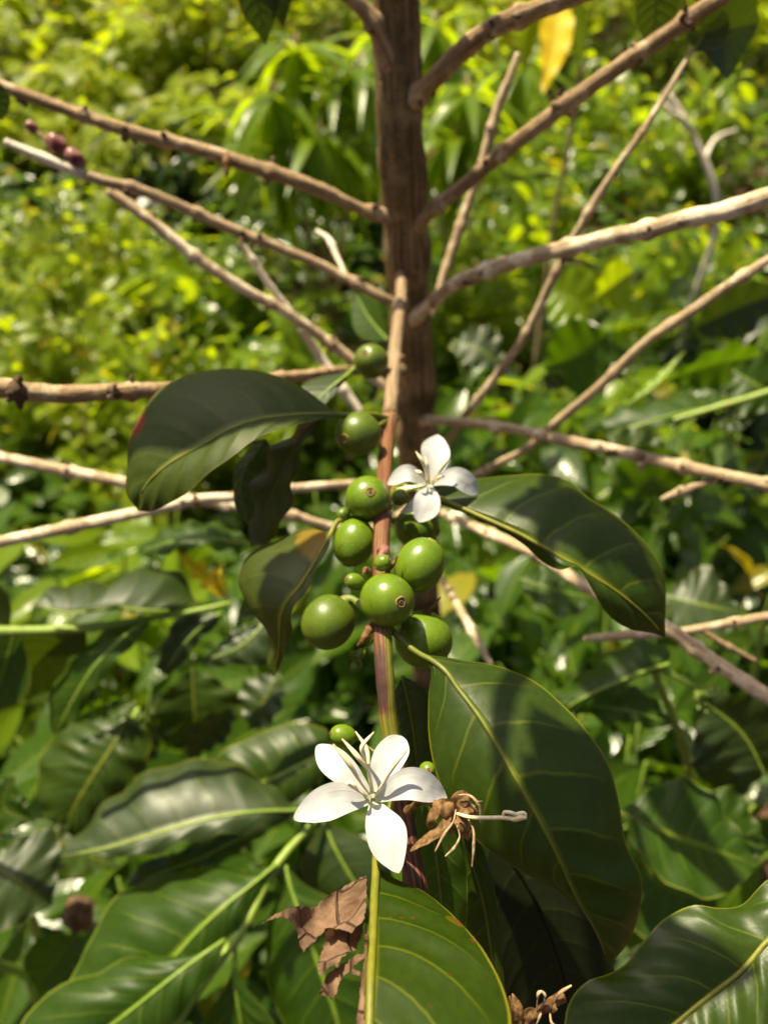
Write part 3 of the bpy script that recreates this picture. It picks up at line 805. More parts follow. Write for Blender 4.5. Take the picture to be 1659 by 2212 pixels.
for pts in ([v4(1360, 2030, 173), v4(1365, 1940, 172), v4(1385, 1870, 171), v4(1405, 1860, 171)], [v4(1395, 2010, 173), v4(1420, 1950, 172), v4(1420, 1880, 171), v4(1400, 1860, 171)],
            [v4(1510, 1950, 173), v4(1530, 1900, 172), v4(1590, 1850, 171), v4(1650, 1815, 171)], [v4(1470, 2040, 173), v4(1480, 2120, 172), v4(1530, 2180, 172), v4(1560, 2240, 172)],
            [v4(1330, 2180, 173), v4(1370, 2110, 172), v4(1380, 2080, 172), v4(1395, 2050, 172)]):
    mesh('anther', tube(WP(pts), np.array([.2, .28, .42, .2]) * .001, 8, n=24, jit=.25, jsc=900, flat=.6), M_ANTHER_DRY, wb)

# ---- traced leaves of the tree
def c6(x, y, z): return (829.5 + x / 2, 1474.8 + y / 2, z)
def c4(x, y, z): return (829.5 + x / 2, 737.4 + y / 2, z)
def c3(x, y, z): return (x / 2, 737.4 + y / 2, z)

A = leaf(tree, [(812, 1868, 182), (809, 1930, 174), (805, 2030, 162), (800, 2130, 151), (799, 2230, 145), (803, 2330, 140)],
     [(800, 1940, 174), (797, 2000, 166), (793, 2050, 158), (789, 2120, 153), (782, 2220, 147), (790, 2300, 142)],
     [(852, 1898, 182), (905, 1920, 180), (962, 1962, 174), (1012, 2012, 167), (1052, 2065, 160), (1085, 2130, 156), (1104, 2215, 150), (1075, 2300, 144)],
     M_LEAF_HERO, M_RIB, 'leaf half withered away along its midrib', rib=(.98, .85), nv=60, nu=14, arch=.16, quilt=.0016, pairs=6.5, seed=11, ribn=58, riblift=.25,
     petiole=[(860, 1690, 201), (836, 1780, 195), (817, 1835, 187)])
v2z = lambda c: (554.1 + .3854 * c[0], 1534.5 + .3854 * c[1])
zfA = lambda x, y: 170 + (1960 - y) * .09 - (800 - x) * .02
sheet([v2z(c) for c in [(613, 922), (575, 945), (540, 960), (450, 1010), (385, 1050), (333, 1103), (250, 1092), (170, 1110), (95, 1150), (25, 1197), (60, 1180), (130, 1157), (180, 1175), (205, 1192), (230, 1250), (262, 1358), (300, 1315), (335, 1290), (385, 1222), (430, 1225), (480, 1230), (530, 1250), (590, 1190), (612, 1130), (620, 1000)]],
      5, M_DEAD, A, 'dead_blade', zf=lambda x, y: zfA(x, y) - 4.5 * math.sin((x - 560) / 34 + (y - 1950) / 60) - .03 * (y - 1960), seed=2, crumple=.0016, csc=240)
sheet([v2z(c) for c in [(600, 1170), (560, 1215), (520, 1240), (430, 1222), (388, 1222), (385, 1290), (362, 1370), (344, 1440), (348, 1478), (370, 1486), (400, 1445), (440, 1420), (455, 1442), (480, 1380), (520, 1355), (560, 1340), (578, 1290), (596, 1240)]],
      5, M_DEAD, A, 'dead_blade', zf=lambda x, y: zfA(x, y) + 1.5 + 3 * math.sin((y - 1990) / 20 + x / 40), seed=5, crumple=.0014, csc=260)
sheet([v2z(c) for c in [(612, 1360), (560, 1368), (510, 1405), (455, 1440), (405, 1470), (370, 1530), (352, 1592), (390, 1600), (430, 1622), (455, 1560), (472, 1510), (520, 1465), (545, 1480), (575, 1492), (585, 1470), (540, 1440), (600, 1390)]],
      5, M_DEAD, A, 'dead_blade', zf=lambda x, y: zfA(x, y) + 1 - .06 * (820 - x) * 0 + 2 * math.sin((x - 700) / 20), seed=8, crumple=.0016, csc=260)
sheet([v2z(c) for c in [(622, 1180), (606, 1230), (606, 1400), (588, 1500), (582, 1600), (566, 1700), (552, 1800), (560, 1900), (600, 1900), (606, 1700), (612, 1560), (622, 1420), (630, 1300)]],
      5, M_DEAD, A, 'dead_blade', zf=lambda x, y: zfA(x, y) - 1.5, seed=9, crumple=.0012, csc=420)

leaf(tree, [(905, 1412, 208), (960, 1447, 202), (980, 1475, 200), (1040, 1555, 194), (1110, 1675, 188), (1180, 1800, 186), (1245, 1938, 190), (1292, 2022, 197), (1314, 2082, 203)],
     [(930, 1440, 205), (926, 1500, 203), (926, 1590, 201), (948, 1690, 198), (1035, 1822, 194), (1110, 1872, 193), (1210, 1927, 194), (1272, 1988, 198), (1303, 2048, 202)],
     [(1000, 1428, 208), (1050, 1432, 208), (1150, 1468, 206), (1212, 1520, 203), (1272, 1585, 200), (1316, 1652, 197), (1337, 1728, 195), (1352, 1825, 194), (1381, 1885, 195), (1381, 1970, 198), (1350, 2048, 203)],
     M_LEAF_SHADE, M_RIB_DARK, rib=(.75, .25), nv=64, nu=14, arch=.22, quilt=.0026, pairs=8, seed=14, wave=.0006, wn=3, petiole=[(838, 1352, 214), (870, 1385, 212)])
leaf(tree, [(872, 1050, 258), (950, 1077, 250), (1040, 1117, 243), (1130, 1158, 238), (1200, 1198, 235), (1265, 1236, 234), (1330, 1278, 236), (1385, 1322, 241), (1437, 1378, 250)],
     [(900, 1046, 262), (955, 1042, 262), (1030, 1034, 262), (1110, 1024, 262), (1180, 1025, 260), (1232, 1042, 259), (1270, 1076, 256), (1300, 1092, 255), (1352, 1128, 253), (1400, 1182, 252), (1430, 1240, 251), (1438, 1305, 251)],
     [(940, 1083, 253), (1020, 1118, 248), (1080, 1146, 245), (1130, 1174, 242), (1172, 1212, 238), (1210, 1232, 233), (1240, 1226, 228), (1282, 1280, 230), (1312, 1324, 235), (1356, 1358, 242), (1420, 1371, 249)],
     M_LEAF_SHADE, M_RIB, rib=(.95, .3), nv=64, nu=12, arch=.2, quilt=.0020, pairs=8, seed=17, wave=.0004, wn=3, petiole=[(828, 1100, 246), (845, 1062, 252)])
leaf(tree, [(752, 897, 262), (700, 896, 256), (620, 900, 249), (560, 908, 246), (500, 927, 245), (440, 962, 246), (390, 988, 247), (340, 1024, 249), (310, 1060, 252), (300, 1104, 256)],
     [(725, 890, 262), (675, 852, 264), (625, 822, 266), (550, 800, 268), (475, 797, 268), (400, 812, 267), (350, 837, 266), (320, 870, 265), (300, 907, 264), (281, 947, 262), (275, 1017, 260), (273, 1064, 258)],
     [(700, 906, 254), (630, 920, 244), (550, 950, 238), (500, 988, 236), (450, 1023, 237), (412, 1060, 240), (368, 1086, 246), (328, 1104, 252)],
     M_LEAF_FOLD, M_RIB_DARK, 'large folded leaf with a rusty red spot on its margin', rib=(1.0, .4), nv=60, nu=12, arch=.2, quilt=.0020, pairs=8, seed=20, petiole=[(838, 905, 292), (800, 897, 274)])
leaf(tree, [(765, 795, 338), (755, 806, 334), (735, 822, 330), (710, 842, 328), (688, 862, 326), (660, 890, 324)],
     [(735, 806, 340), (700, 812, 340), (670, 822, 338), (652, 835, 334), (650, 868, 328)],
     [(752, 815, 333), (732, 840, 329), (712, 862, 325), (690, 882, 322)],
     M_LEAF_GREY, M_RIB_PALE, rib=(.9, .4), nv=24, nu=6, seed=22)
leaf(tree, [(700, 898, 262), (672, 920, 263), (648, 950, 264), (622, 1000, 265), (595, 1056, 266), (568, 1120, 267), (542, 1182, 268)],
     [(640, 926, 268), (598, 960, 270), (572, 1000, 272), (548, 1040, 272), (545, 1090, 271), (540, 1140, 270)],
     [(690, 915, 261), (648, 980, 262), (638, 1040, 262), (625, 1090, 263), (600, 1150, 265), (568, 1174, 267)],
     M_LEAF_OLIVE, M_RIB_DARK, 'olive twisted leaf with ragged bitten margin', rib=(.7, .3), nv=40, nu=8, seed=25, wave=.0018, wn=4, arch=.2)
leaf(tree, [(575, 948, 275), (552, 980, 276), (530, 1010, 277), (520, 1060, 277), (530, 1105, 275), (544, 1140, 273)],
     [(540, 960, 280), (512, 1010, 281), (501, 1045, 281), (508, 1085, 279), (525, 1122, 276)],
     [(590, 975, 274), (585, 1020, 273), (570, 1070, 273), (558, 1115, 273)],
     M_LEAF_SHADE, M_RIB_DARK, rib=None, nv=30, nu=7, seed=26, wave=.001, wn=3)
leaf(tree, [(728, 1128, 240), (700, 1180, 236), (672, 1230, 233), (645, 1272, 231), (622, 1300, 231), (608, 1336, 233), (606, 1385, 237), (592, 1462, 244)],
     [(712, 1144, 242), (672, 1140, 248), (625, 1157, 251), (566, 1178, 251), (527, 1222, 250), (511, 1264, 249), (530, 1296, 248), (568, 1337, 246), (582, 1387, 245), (580, 1435, 245)],
     [(722, 1146, 238), (690, 1220, 232), (662, 1272, 229), (636, 1312, 229), (628, 1365, 232), (608, 1430, 240)],
     M_LEAF_OLIVE, M_RIB, 'drooping olive leaf with a yellow-orange patch near its base', rib=(.9, .35), nv=50, nu=10, arch=.2, seed=28, wave=.0008, wn=4, petiole=[(824, 1120, 242), (775, 1122, 244)])
leaf(tree, [(1780, 1970, 196), (1660, 2030, 190), (1600, 2098, 188), (1530, 2152, 186), (1455, 2214, 184), (1380, 2290, 182), (1310, 2370, 180)],
     [(1770, 2080, 186), (1700, 2180, 182), (1630, 2260, 180), (1560, 2330, 178), (1450, 2390, 177), (1370, 2400, 178)],
     [(1730, 1880, 202), (1660, 1900, 200), (1598, 1953, 198), (1545, 1962, 197), (1500, 1956, 197), (1432, 1986, 195), (1386, 2036, 194), (1346, 2086, 192), (1312, 2104, 191), (1266, 2120, 190), (1232, 2160, 188), (1218, 2230, 186), (1250, 2330, 183)],
     M_LEAF_SHADE, M_RIB, 'broad dark glossy leaf with a ruffled margin in the lower corner', rib=(.75, .5), nv=64, nu=12, arch=.25, quilt=.0028, pairs=8, seed=31, wave=.0012, wn=6)
leaf(tree, [(925, 1700, 204), (935, 1780, 205), (945, 1870, 206), (955, 1960, 208), (962, 2060, 210), (965, 2160, 212)],
     [(905, 1740, 206), (893, 1820, 208), (890, 1900, 209), (900, 2000, 211), (925, 2100, 212)],
     [(972, 1740, 205), (1000, 1820, 206), (1008, 1890, 207), (1008, 1990, 209), (990, 2090, 211)],
     M_LEAF_YOUNG, M_RIB_DARK, rib=(.6, .3), nv=36, nu=9, seed=33, arch=.3, quilt=.0008, wave=.0006)
leaf(tree, [(985, 1770, 215), (1015, 1850, 216), (1040, 1930, 217), (1058, 2030, 219), (1070, 2130, 222), (1075, 2230, 225)],
     [(970, 1800, 219), (975, 1900, 222), (990, 2000, 224), (1010, 2120, 226), (1040, 2220, 227)],
     [(1030, 1810, 214), (1058, 1880, 215), (1076, 1970, 217), (1086, 2090, 220), (1088, 2180, 223)],
     M_LEAF_SHADE, M_RIB_DARK, rib=(.5, .3), nv=36, nu=9, seed=35, arch=.2)
leaf(tree, [(870, 1460, 222), (885, 1530, 224), (895, 1590, 226), (900, 1640, 228), (905, 1690, 230)],
     [(850, 1500, 224), (852, 1580, 227), (870, 1650, 229)], [(920, 1490, 222), (936, 1560, 224), (934, 1640, 228)],
     M_LEAF_GREY, M_RIB_DARK, rib=(.5, .3), nv=24, nu=7, seed=36, arch=.3)
# underside of a big hanging leaf, behind the others; shade is put into its dark colour
M_LEAF_DEEP_SHADE = leafmat('leaf_painted_shade', (.008, .013, .003), (.015, .022, .004), (.03, .05, .003), (.03, .04, .005), rough=.6, tf=.1, pairs=8, spec=.2)
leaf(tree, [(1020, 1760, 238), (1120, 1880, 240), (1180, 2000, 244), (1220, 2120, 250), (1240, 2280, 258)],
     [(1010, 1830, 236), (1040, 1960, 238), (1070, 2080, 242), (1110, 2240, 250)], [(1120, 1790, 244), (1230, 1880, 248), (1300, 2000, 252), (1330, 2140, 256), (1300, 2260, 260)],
     M_LEAF_DEEP_SHADE, M_LEAF_DEEP_SHADE, 'dark leaf hanging deep in the shade', rib=(.7, .4), nv=36, nu=9, seed=37, arch=-.2)
# leaves seen on the outer branches
sleaf(tree, (1500, 110, 378), (1520, 70, 372), (1490, 12, 366), 26, M_LEAF_GREY, M_RIB_PALE, roll=25, seed=41)
sleaf(tree, (1508, 95, 376), (1560, 70, 380), (1640, 50, 386), 40, M_LEAF_GREY, M_RIB_PALE, roll=-20, seed=42)
sleaf(tree, (560, -120, 345), (558, 0, 352), (575, 98, 362), 19, M_LEAF_SHADE, M_RIB_DARK, roll=10, seed=43)
sleaf(tree, (610, -100, 350), (600, -20, 356), (612, 60, 362), 14, M_LEAF_SHADE, M_RIB_DARK, roll=30, seed=44)
sleaf(tree, (1420, -70, 320), (1416, 20, 330), (1408, 110, 342), 17, M_LEAF_SHADE, M_RIB_DARK, roll=10, seed=45)
sleaf(tree, (-60, 190, 340), (-10, 220, 342), (6, 262, 346), 14, M_LEAF_SHADE, M_RIB_DARK, roll=10, seed=46)
# pink-tipped buds beside the whitened branch tip
for (x, y, z, r, nx, ny) in [(122, 312, 392, 20, 108, 298), (162, 342, 394, 19, 150, 330), (70, 275, 396, 12, 60, 262)]:
    R = r / F * z / 1000; c = W(x, y, z); ax_ = nz(W(nx, ny, z - 1) - c)
    pr = [(R * max(0.0, math.sin(math.pi * i / 14)) ** .85 + 1e-5, R * 1.25 * math.cos(math.pi * i / 14)) for i in range(15)]
    o = mesh('bud', lathe(pr, ax_, c, 18, jit=.25, jsc=300), M_BUD, tree, 'pink swelling bud by the branch tip' if r == 20 else None, origin=c)
    mesh('stalk', tube([c, (c + W(200, 388, 398)) / 2, W(200, 388, 398)], [.001, .0008, .0012], 8, n=10), M_BRANCH_DARK, o)
# shrivelled flower remains caught on the first fork
o = mesh('withered_flower', tube(WP([(492, 330, 380), (490, 350, 378), (490, 380, 378)]), [.0008, .0022, .0008], 10, n=14, jit=.4, jsc=300), M_WITHER, tree)

# unseen leaves and branch added overhead, placed to shade chosen leaves and fruit
def over(x, y, z, s): return W(x, y, z) + SUN * s
def added_shade_leaf(p0, p1, p2, width, seed):
    M = crs(np.array([p0, p1, p2]), 26); t = np.linspace(0, 1, 26); w_ = prof(t) * width * .0005
    T = np.gradient(M, axis=0); L, R = [], []
    for i in range(26):
        s_ = nz(np.cross(nz(T[i]), SUN)); L.append(M[i] - s_ * w_[i]); R.append(M[i] + s_ * w_[i])
    g_, M2, NN = blade(M, L, R, nv=26, nu=5, quilt=.001, wave=.002, seed=seed)
    o = mesh('leaf', g_, M_LEAF_SHADE, tree)  # added unseen leaf, there only to cast shade
    mesh('midrib', tube(M2[:24:3], np.linspace(.9, .3, 8) * .001, 7, n=20), M_RIB_DARK, o)
cb = [over(1080, 1560, 193, .30), over(1200, 1300, 240, .30), over(1190, 900, 320, .31), over(1000, 400, 420, .30)]
tk = trunkP[1]
mesh('branch', tube([tk] + cb[::-1] + [over(1100, 1800, 190, .31)], np.array([4, 3.6, 3.2, 2.8, 2.4, 1.6]) * .001, 12, n=80, jit=.1, jsc=260), M_BRANCH_DARK, tree)  # added unseen branch overhead, part of the shading
added_shade_leaf(over(1140, 1480, 195, .30), over(1285, 1730, 190, .28), over(1370, 2070, 197, .27), 30, 301)
added_shade_leaf(over(1090, 1105, 245, .30), over(1250, 1130, 245, .28), over(1450, 1360, 250, .27), 26, 302)
added_shade_leaf(over(1080, 1850, 190, .31), over(1300, 2090, 195, .29), over(1660, 2160, 190, .28), 34, 303)
added_shade_leaf(over(700, 1120, 240, .30), over(620, 1270, 230, .28), over(540, 1440, 235, .27), 27, 304)
added_shade_leaf(over(800, 830, 300, .30), over(540, 900, 262, .28), over(230, 960, 258, .27), 46, 306)

# dry bracts and scraps caught at the fruiting nodes
for k, (pts, w_) in enumerate([([(800, 1352, 212), (788, 1376, 210), (772, 1396, 211)], 2.2), ([(820, 1190, 232), (824, 1204, 214), (812, 1228, 212)], 2.2), ([(838, 1228, 218), (850, 1218, 214), (858, 1200, 214)], 1.4),
                            ([(800, 1238, 214), (790, 1230, 212), (784, 1244, 211)], 1.6), ([(905, 1330, 222), (930, 1318, 220), (952, 1290, 220)], 1.6)]):
    P = WP(pts)
    o = mesh('bract', tube(P, np.array([.5, .45, .12]) * w_ * .001, 8, n=16, jit=.4, jsc=700), M_WITHER if k != 1 else M_BUD, tree)
sleaf(tree, (838, 735, 475), (800, 690, 492), (768, 632, 510), 22, M_LEAF_YOUNG, M_RIB_PALE, roll=20, seed=330)

# dark clusters of old flower stalks and bud scales at the joints of the bare branches
rk = random.Random(12)
for (x, y, z, s_) in [(278, 286, 379, 1.25), (52, 212, 374, .9), (690, 412, 396, .8), (1000, 106, 341, 1.3), (925, 190, 362, 1.1), (1062, 62, 333, 1.1), (1376, 112, 333, 1.1), (1208, 226, 350, 1.0), (1045, 356, 376, 1.0),
                      (1480, 474, 323, .9), (1010, 606, 402, 1.1), (1085, 1008, 0, 0), (525, 508, 420, 1.0), (40, 842, 292, 1.4), (240, 848, 304, 1.0), (420, 1082, 389, 1.0), (330, 470, 419, .9), (1385, 992, 401, 1.3), (1320, 975, 409, 1.0), (1560, 1030, 387, 1.1),
                      (1180, 944, 427, .9), (1555, 1440, 329, 1.1), (1140, 716, 433, .8), (1085, 800, 449, .8), (866, 655, 404, 1.0), (840, 905, 296, 1.0)]:
    if not s_: continue
    c_ = W(x, y, z); g_ = []
    for k in range(rk.randint(7, 11)):
        d = nz(np.array([rk.gauss(0, 1), rk.gauss(0, 1), rk.gauss(0, 1)]))
        l = s_ * rk.uniform(.0022, .0046)
        g_.append(tube([c_, c_ + d * l * .6, c_ + d * l + np.array([0, 0, -.0006])], np.array([.0018, .0016, .0008]) * s_ * rk.uniform(.7, 1.1), 6, n=7, jit=.5, jsc=500))
    mesh('bud_scar', merge([(q[0], q[1], q[2], np.full(len(q[0]), 2.0 if rk.random() < .75 else .3)) for q in g_]), M_BRANCH_DARK, tree)
# ================================================================ YOUNG COFFEE PLANTS NEAR THE TREE
M_BG_COFFEE = leafmat('bush_leaf_deep', (.028, .066, .004), (.056, .112, .006), (.26, .46, .004), (.13, .18, .01), rough=.26, tf=.38, pairs=7, varied=.05, veinamt=.35, spec=.4)
M_BG_BRIGHT = leafmat('bush_leaf_bright', (.095, .165, .004), (.165, .245, .006), (.60, .76, .004), (.20, .26, .01), rough=.28, tf=.50, pairs=6, varied=.10, veinamt=.3, spec=.32)
M_BG_DARK = leafmat('bush_leaf_dark', (.012, .030, .004), (.028, .056, .005), (.09, .17, .003), (.06, .09, .006), rough=.30, tf=.28, pairs=7, varied=.02, veinamt=.3, spec=.35)  # leaf colour kept dark to paint in the shadowy gaps between bushes
M_BG_HERB = leafmat('herb_leaf', (.130, .195, .004), (.215, .275, .005), (.60, .74, .004), (.24, .26, .01), rough=.32, tf=.52, pairs=4, varied=.18, veinamt=.2, spec=.3)
M_BG_DROOP = leafmat('drooping_leaf', (.085, .155, .004), (.140, .215, .005), (.58, .76, .004), (.2, .26, .01), rough=.30, tf=.50, pairs=12, varied=.04, veinamt=.3, spec=.35)
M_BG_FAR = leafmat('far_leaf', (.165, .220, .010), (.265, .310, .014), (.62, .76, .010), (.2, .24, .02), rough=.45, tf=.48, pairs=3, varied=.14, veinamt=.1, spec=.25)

def stem_to_ground(P, r0, r1, mat, parent, name='stem', bend=None, seed=0, seg=10):
    """P from tip end to low end in world points; carries on down to the soil"""
    P = np.asarray(P)
    b = bend if bend is not None else P[-1] + np.array([0, .05, -.2])
    base = np.array([b[0], b[1], gnd(b[0], b[1]) - .01])
    Q = np.vstack([P, P[-1] * .5 + b * .5 + np.array([0, 0, -.06]), base * .6 + b * .4, base])
    L = np.linalg.norm(np.diff(Q, axis=0), axis=1).sum()
    nn = list(np.arange(.03, min(L, .4), .045))
    return mesh(name, tube(Q, np.linspace(r0, r1, len(Q)) * .001, seg, n=140, jit=.08, jsc=200, nodes=nn, nodeamp=.25, nodew=.003), mat, parent), base

def plant(name, label, cat, base, group=None):
    return empty(name, (base[0], base[1], gnd(base[0], base[1])), label, cat, group)

def c5(x, y, z): return (x / 2, 1474.8 + y / 2, z)

# --- the leafy shoot crossing the lower left
lb = np.array([-.20, .16, .0])
p1 = plant('coffee_sapling', 'young green coffee shoot with broad ribbed leaves below the open white flower', 'sapling', lb)
stem_to_ground(WP([(700, 1752, 442), (670, 1785, 436), (600, 1865, 422), (525, 2005, 404), (440, 2120, 392), (375, 2214, 384), (330, 2290, 378)]), 1.5, 4.5, M_SHOOT, p1, bend=np.array([-.17, .15, .45]))
leaf(p1, [c5(1300, 552, 428), c5(1120, 556, 420), c5(950, 580, 416), c5(700, 645, 412), c5(480, 710, 412), c5(265, 752, 416)],
     [c5(1215, 480, 436), c5(1100, 400, 442), c5(990, 350, 444), c5(900, 328, 444), c5(800, 345, 442), c5(700, 362, 440), c5(550, 450, 436), c5(400, 580, 430), c5(310, 690, 422)],
     [c5(1220, 600, 424), c5(1080, 640, 416), c5(960, 660, 412), c5(840, 680, 410), c5(640, 745, 408), c5(480, 745, 410), c5(360, 745, 413)],
     M_LEAF_GREY, M_RIB_PALE, rib=(1.05, .35), nv=50, nu=10, arch=.25, quilt=.0016, pairs=8, seed=51, wave=.0022, wn=6, petiole=[(672, 1775, 436)])
leaf(p1, [c5(1170, 625, 446), c5(1020, 680, 442), c5(860, 760, 440), c5(700, 820, 440), c5(545, 890, 442)],
     [c5(1060, 640, 444), c5(900, 690, 440), c5(740, 740, 440), c5(600, 790, 442)], [c5(1110, 680, 446), c5(980, 740, 442), c5(900, 790, 440), c5(770, 815, 438), c5(640, 870, 440)],
     M_LEAF_GREY, M_RIB_PALE, rib=(1.1, .4), nv=36, nu=8, arch=.2, quilt=.0012, seed=52, wave=.0026, wn=5)
leaf(p1, [c5(1195, 785, 418), c5(1080, 880, 408), c5(980, 960, 402), c5(870, 1060, 398), c5(740, 1200, 396), c5(620, 1300, 396), c5(420, 1440, 398)],
     [c5(1110, 815, 420), c5(950, 800, 424), c5(780, 820, 426), c5(640, 860, 426), c5(500, 930, 424), c5(440, 1000, 420), c5(410, 1090, 416), c5(350, 1190, 410), c5(300, 1300, 404)],
     [c5(1150, 860, 414), c5(1085, 960, 406), c5(1040, 1060, 402), c5(960, 1160, 400), c5(860, 1290, 398), c5(700, 1410, 397)],
     M_LEAF_YOUNG, M_RIB_PALE, rib=(1.05, .4), nv=56, nu=11, arch=.3, quilt=.0024, pairs=8, seed=53, wave=.0018, wn=6)
leaf(p1, [c5(975, 1110, 394), c5(900, 1160, 388), c5(800, 1232, 384), c5(700, 1310, 380), c5(600, 1390, 378), c5(460, 1500, 376), c5(300, 1640, 376)],
     [c5(880, 1165, 392), c5(700, 1186, 392), c5(540, 1190, 392), c5(430, 1255, 390), c5(300, 1288, 388), c5(180, 1370, 386), c5(90, 1475, 382), c5(120, 1620, 378)],
     [c5(960, 1170, 390), c5(890, 1290, 384), c5(780, 1440, 380), c5(640, 1600, 377), c5(460, 1680, 376)],
     M_LEAF_YOUNG, M_RIB_PALE, rib=(1.15, .5), nv=56, nu=11, arch=.3, quilt=.0022, pairs=8, seed=54, wave=.0016, wn=5)
leaf(p1, [c5(1020, 1130, 400), c5(1012, 1280, 398), c5(1030, 1390, 398), c5(1050, 1500, 400), c5(1080, 1640, 404)],
     [c5(1000, 1260, 400), c5(950, 1350, 402), c5(890, 1440, 404), c5(860, 1540, 406), c5(940, 1640, 406)], [c5(1045, 1290, 397), c5(1110, 1370, 396), c5(1190, 1480, 396), c5(1230, 1580, 400), c5(1160, 1660, 404)],
     M_LEAF_YOUNG, M_RIB_PALE, rib=(1.2, .5), nv=40, nu=9, arch=.3, quilt=.0016, pairs=6, seed=55)
leaf(p1, [c5(1235, 790, 424), c5(1255, 880, 420), c5(1290, 980, 416), c5(1370, 1200, 412), c5(1440, 1400, 410), c5(1500, 1640, 412)],
     [c5(1215, 900, 424), c5(1170, 1000, 422), c5(1150, 1150, 418), c5(1155, 1280, 414), c5(1200, 1420, 412), c5(1300, 1580, 412)],
     [c5(1330, 880, 424), c5(1480, 960, 424), c5(1590, 1080, 424), c5(1650, 1240, 420), c5(1650, 1450, 416), c5(1590, 1580, 414)],
     M_LEAF_YOUNG, M_RIB_PALE, rib=(1.05, .4), nv=48, nu=10, arch=.3, quilt=.0022, pairs=8, seed=56, wave=.0012, wn=4)
leaf(p1, [c5(1400, 600, 446), c5(1440, 700, 442), c5(1500, 810, 440), c5(1570, 920, 440), c5(1650, 1050, 444)],
     [c5(1350, 680, 450), c5(1300, 780, 450), c5(1320, 880, 448), c5(1440, 960, 446), c5(1560, 1040, 446)], [c5(1490, 640, 448), c5(1590, 680, 448), c5(1680, 780, 446), c5(1700, 920, 446)],
     M_LEAF_GREY, M_RIB_PALE, rib=(1.1, .4), nv=36, nu=8, arch=.3, quilt=.0016, pairs=7, seed=57)
leaf(p1, [c5(1400, 300, 456), c5(1290, 360, 452), c5(1190, 410, 450), c5(1080, 450, 452), c5(960, 480, 456)],
     [c5(1420, 220, 462), c5(1300, 175, 464), c5(1180, 195, 464), c5(1060, 250, 462), c5(960, 300, 460), c5(920, 400, 458)], [c5(1400, 390, 454), c5(1330, 470, 452), c5(1260, 520, 450), c5(1120, 520, 452)],
     M_LEAF_SHADE, M_RIB_PALE, rib=(1.1, .5), nv=36, nu=8, arch=.3, quilt=.0016, pairs=7, seed=58)

# --- the shoot running in from the left edge
mb = np.array([-.34, .30, 0])
p2 = plant('coffee_sapling', 'coffee shoot with a thin green stem and one mirror-bright leaf under the pale bare branch', 'sapling', mb)
stem_to_ground(WP([(498, 1303, 470), (420, 1320, 466), (350, 1332, 462), (270, 1345, 456), (190, 1356, 450), (100, 1362, 444), (0, 1364, 438), (-90, 1372, 432)]), 1.3, 4.0, M_SHOOT, p2, bend=np.array([-.30, .25, .45]))
def cm(x, y, z): return (x * .3597, 1108.3 + y * .3597, z)     # read off the enlarged detail of this shoot
leaf(p2, [cm(1010, 590, 458), cm(860, 585, 452), cm(700, 575, 448), cm(560, 590, 446), cm(400, 600, 446), cm(205, 545, 450)],
     [cm(1180, 540, 470), cm(1130, 430, 480), cm(1050, 345, 484), cm(900, 330, 484), cm(760, 380, 480), cm(700, 425, 478), cm(520, 420, 474), cm(400, 425, 470), cm(320, 450, 464)],
     [cm(900, 600, 450), cm(740, 580, 444), cm(650, 560, 442), cm(560, 590, 441), cm(460, 610, 442), cm(330, 600, 446)],
     M_LEAF_GREY, M_RIB_PALE, 'mirror-bright glossy leaf', rib=(1.0, .4), nv=46, nu=9, arch=.2, quilt=.002, pairs=7, seed=61, wave=.002, wn=5)
leaf(p2, [cm(900, 640, 458), cm(800, 700, 452), cm(700, 790, 448), cm(590, 900, 446), cm(480, 1060, 448), cm(400, 1200, 452), cm(330, 1330, 456)],
     [cm(760, 660, 460), cm(620, 720, 462), cm(500, 800, 462), cm(390, 930, 462), cm(340, 1000, 460), cm(310, 1120, 458), cm(290, 1260, 458)],
     [cm(900, 680, 456), cm(800, 780, 450), cm(700, 900, 446), cm(620, 990, 445), cm(540, 1100, 447), cm(440, 1260, 452)],
     M_LEAF_YOUNG, M_RIB_PALE, rib=(1.2, .4), nv=44, nu=9, arch=.2, quilt=.002, pairs=8, seed=62, wave=.002, wn=4)
leaf(p2, [cm(1330, 600, 474), cm(1240, 660, 470), cm(1150, 740, 468), cm(1060, 850, 468), cm(985, 970, 472)],
     [cm(1200, 600, 476), cm(1060, 640, 476), cm(1010, 720, 475), cm(960, 850, 474), cm(950, 930, 473)], [cm(1300, 680, 474), cm(1220, 740, 470), cm(1150, 830, 469), cm(1080, 920, 470), cm(1020, 965, 472)],
     M_LEAF_GREY, M_RIB_PALE, rib=(1.0, .4), nv=36, nu=8, arch=.2, quilt=.0014, seed=63, wave=.0014)
leaf(p2, [cm(1600, 650, 480), cm(1520, 740, 476), cm(1430, 810, 474), cm(1340, 850, 474), cm(1220, 882, 476)],
     [cm(1500, 670, 482), cm(1410, 690, 482), cm(1340, 770, 480), cm(1270, 840, 478)], [cm(1650, 800, 478), cm(1600, 910, 475), cm(1480, 915, 474), cm(1400, 905, 474), cm(1300, 920, 475)],
     M_LEAF_GREY, M_RIB_PALE, rib=(1.0, .4), nv=32, nu=8, arch=.2, quilt=.0014, seed=64, wave=.002)
leaf(p2, [cm(1510, 190, 482), cm(1380, 170, 476), cm(1240, 150, 472), cm(1100, 160, 472), cm(940, 200, 476), cm(820, 250, 480)],
     [cm(1420, 110, 484), cm(1280, 60, 486), cm(1120, 60, 486), cm(960, 110, 486), cm(860, 190, 484)], [cm(1430, 215, 478), cm(1300, 220, 472), cm(1180, 200, 468), cm(1060, 220, 468), cm(920, 270, 474)],
     M_LEAF_YOUNG, M_RIB_PALE, rib=(1.0, .4), nv=40, nu=9, arch=.2, quilt=.0018, seed=65, wave=.002)
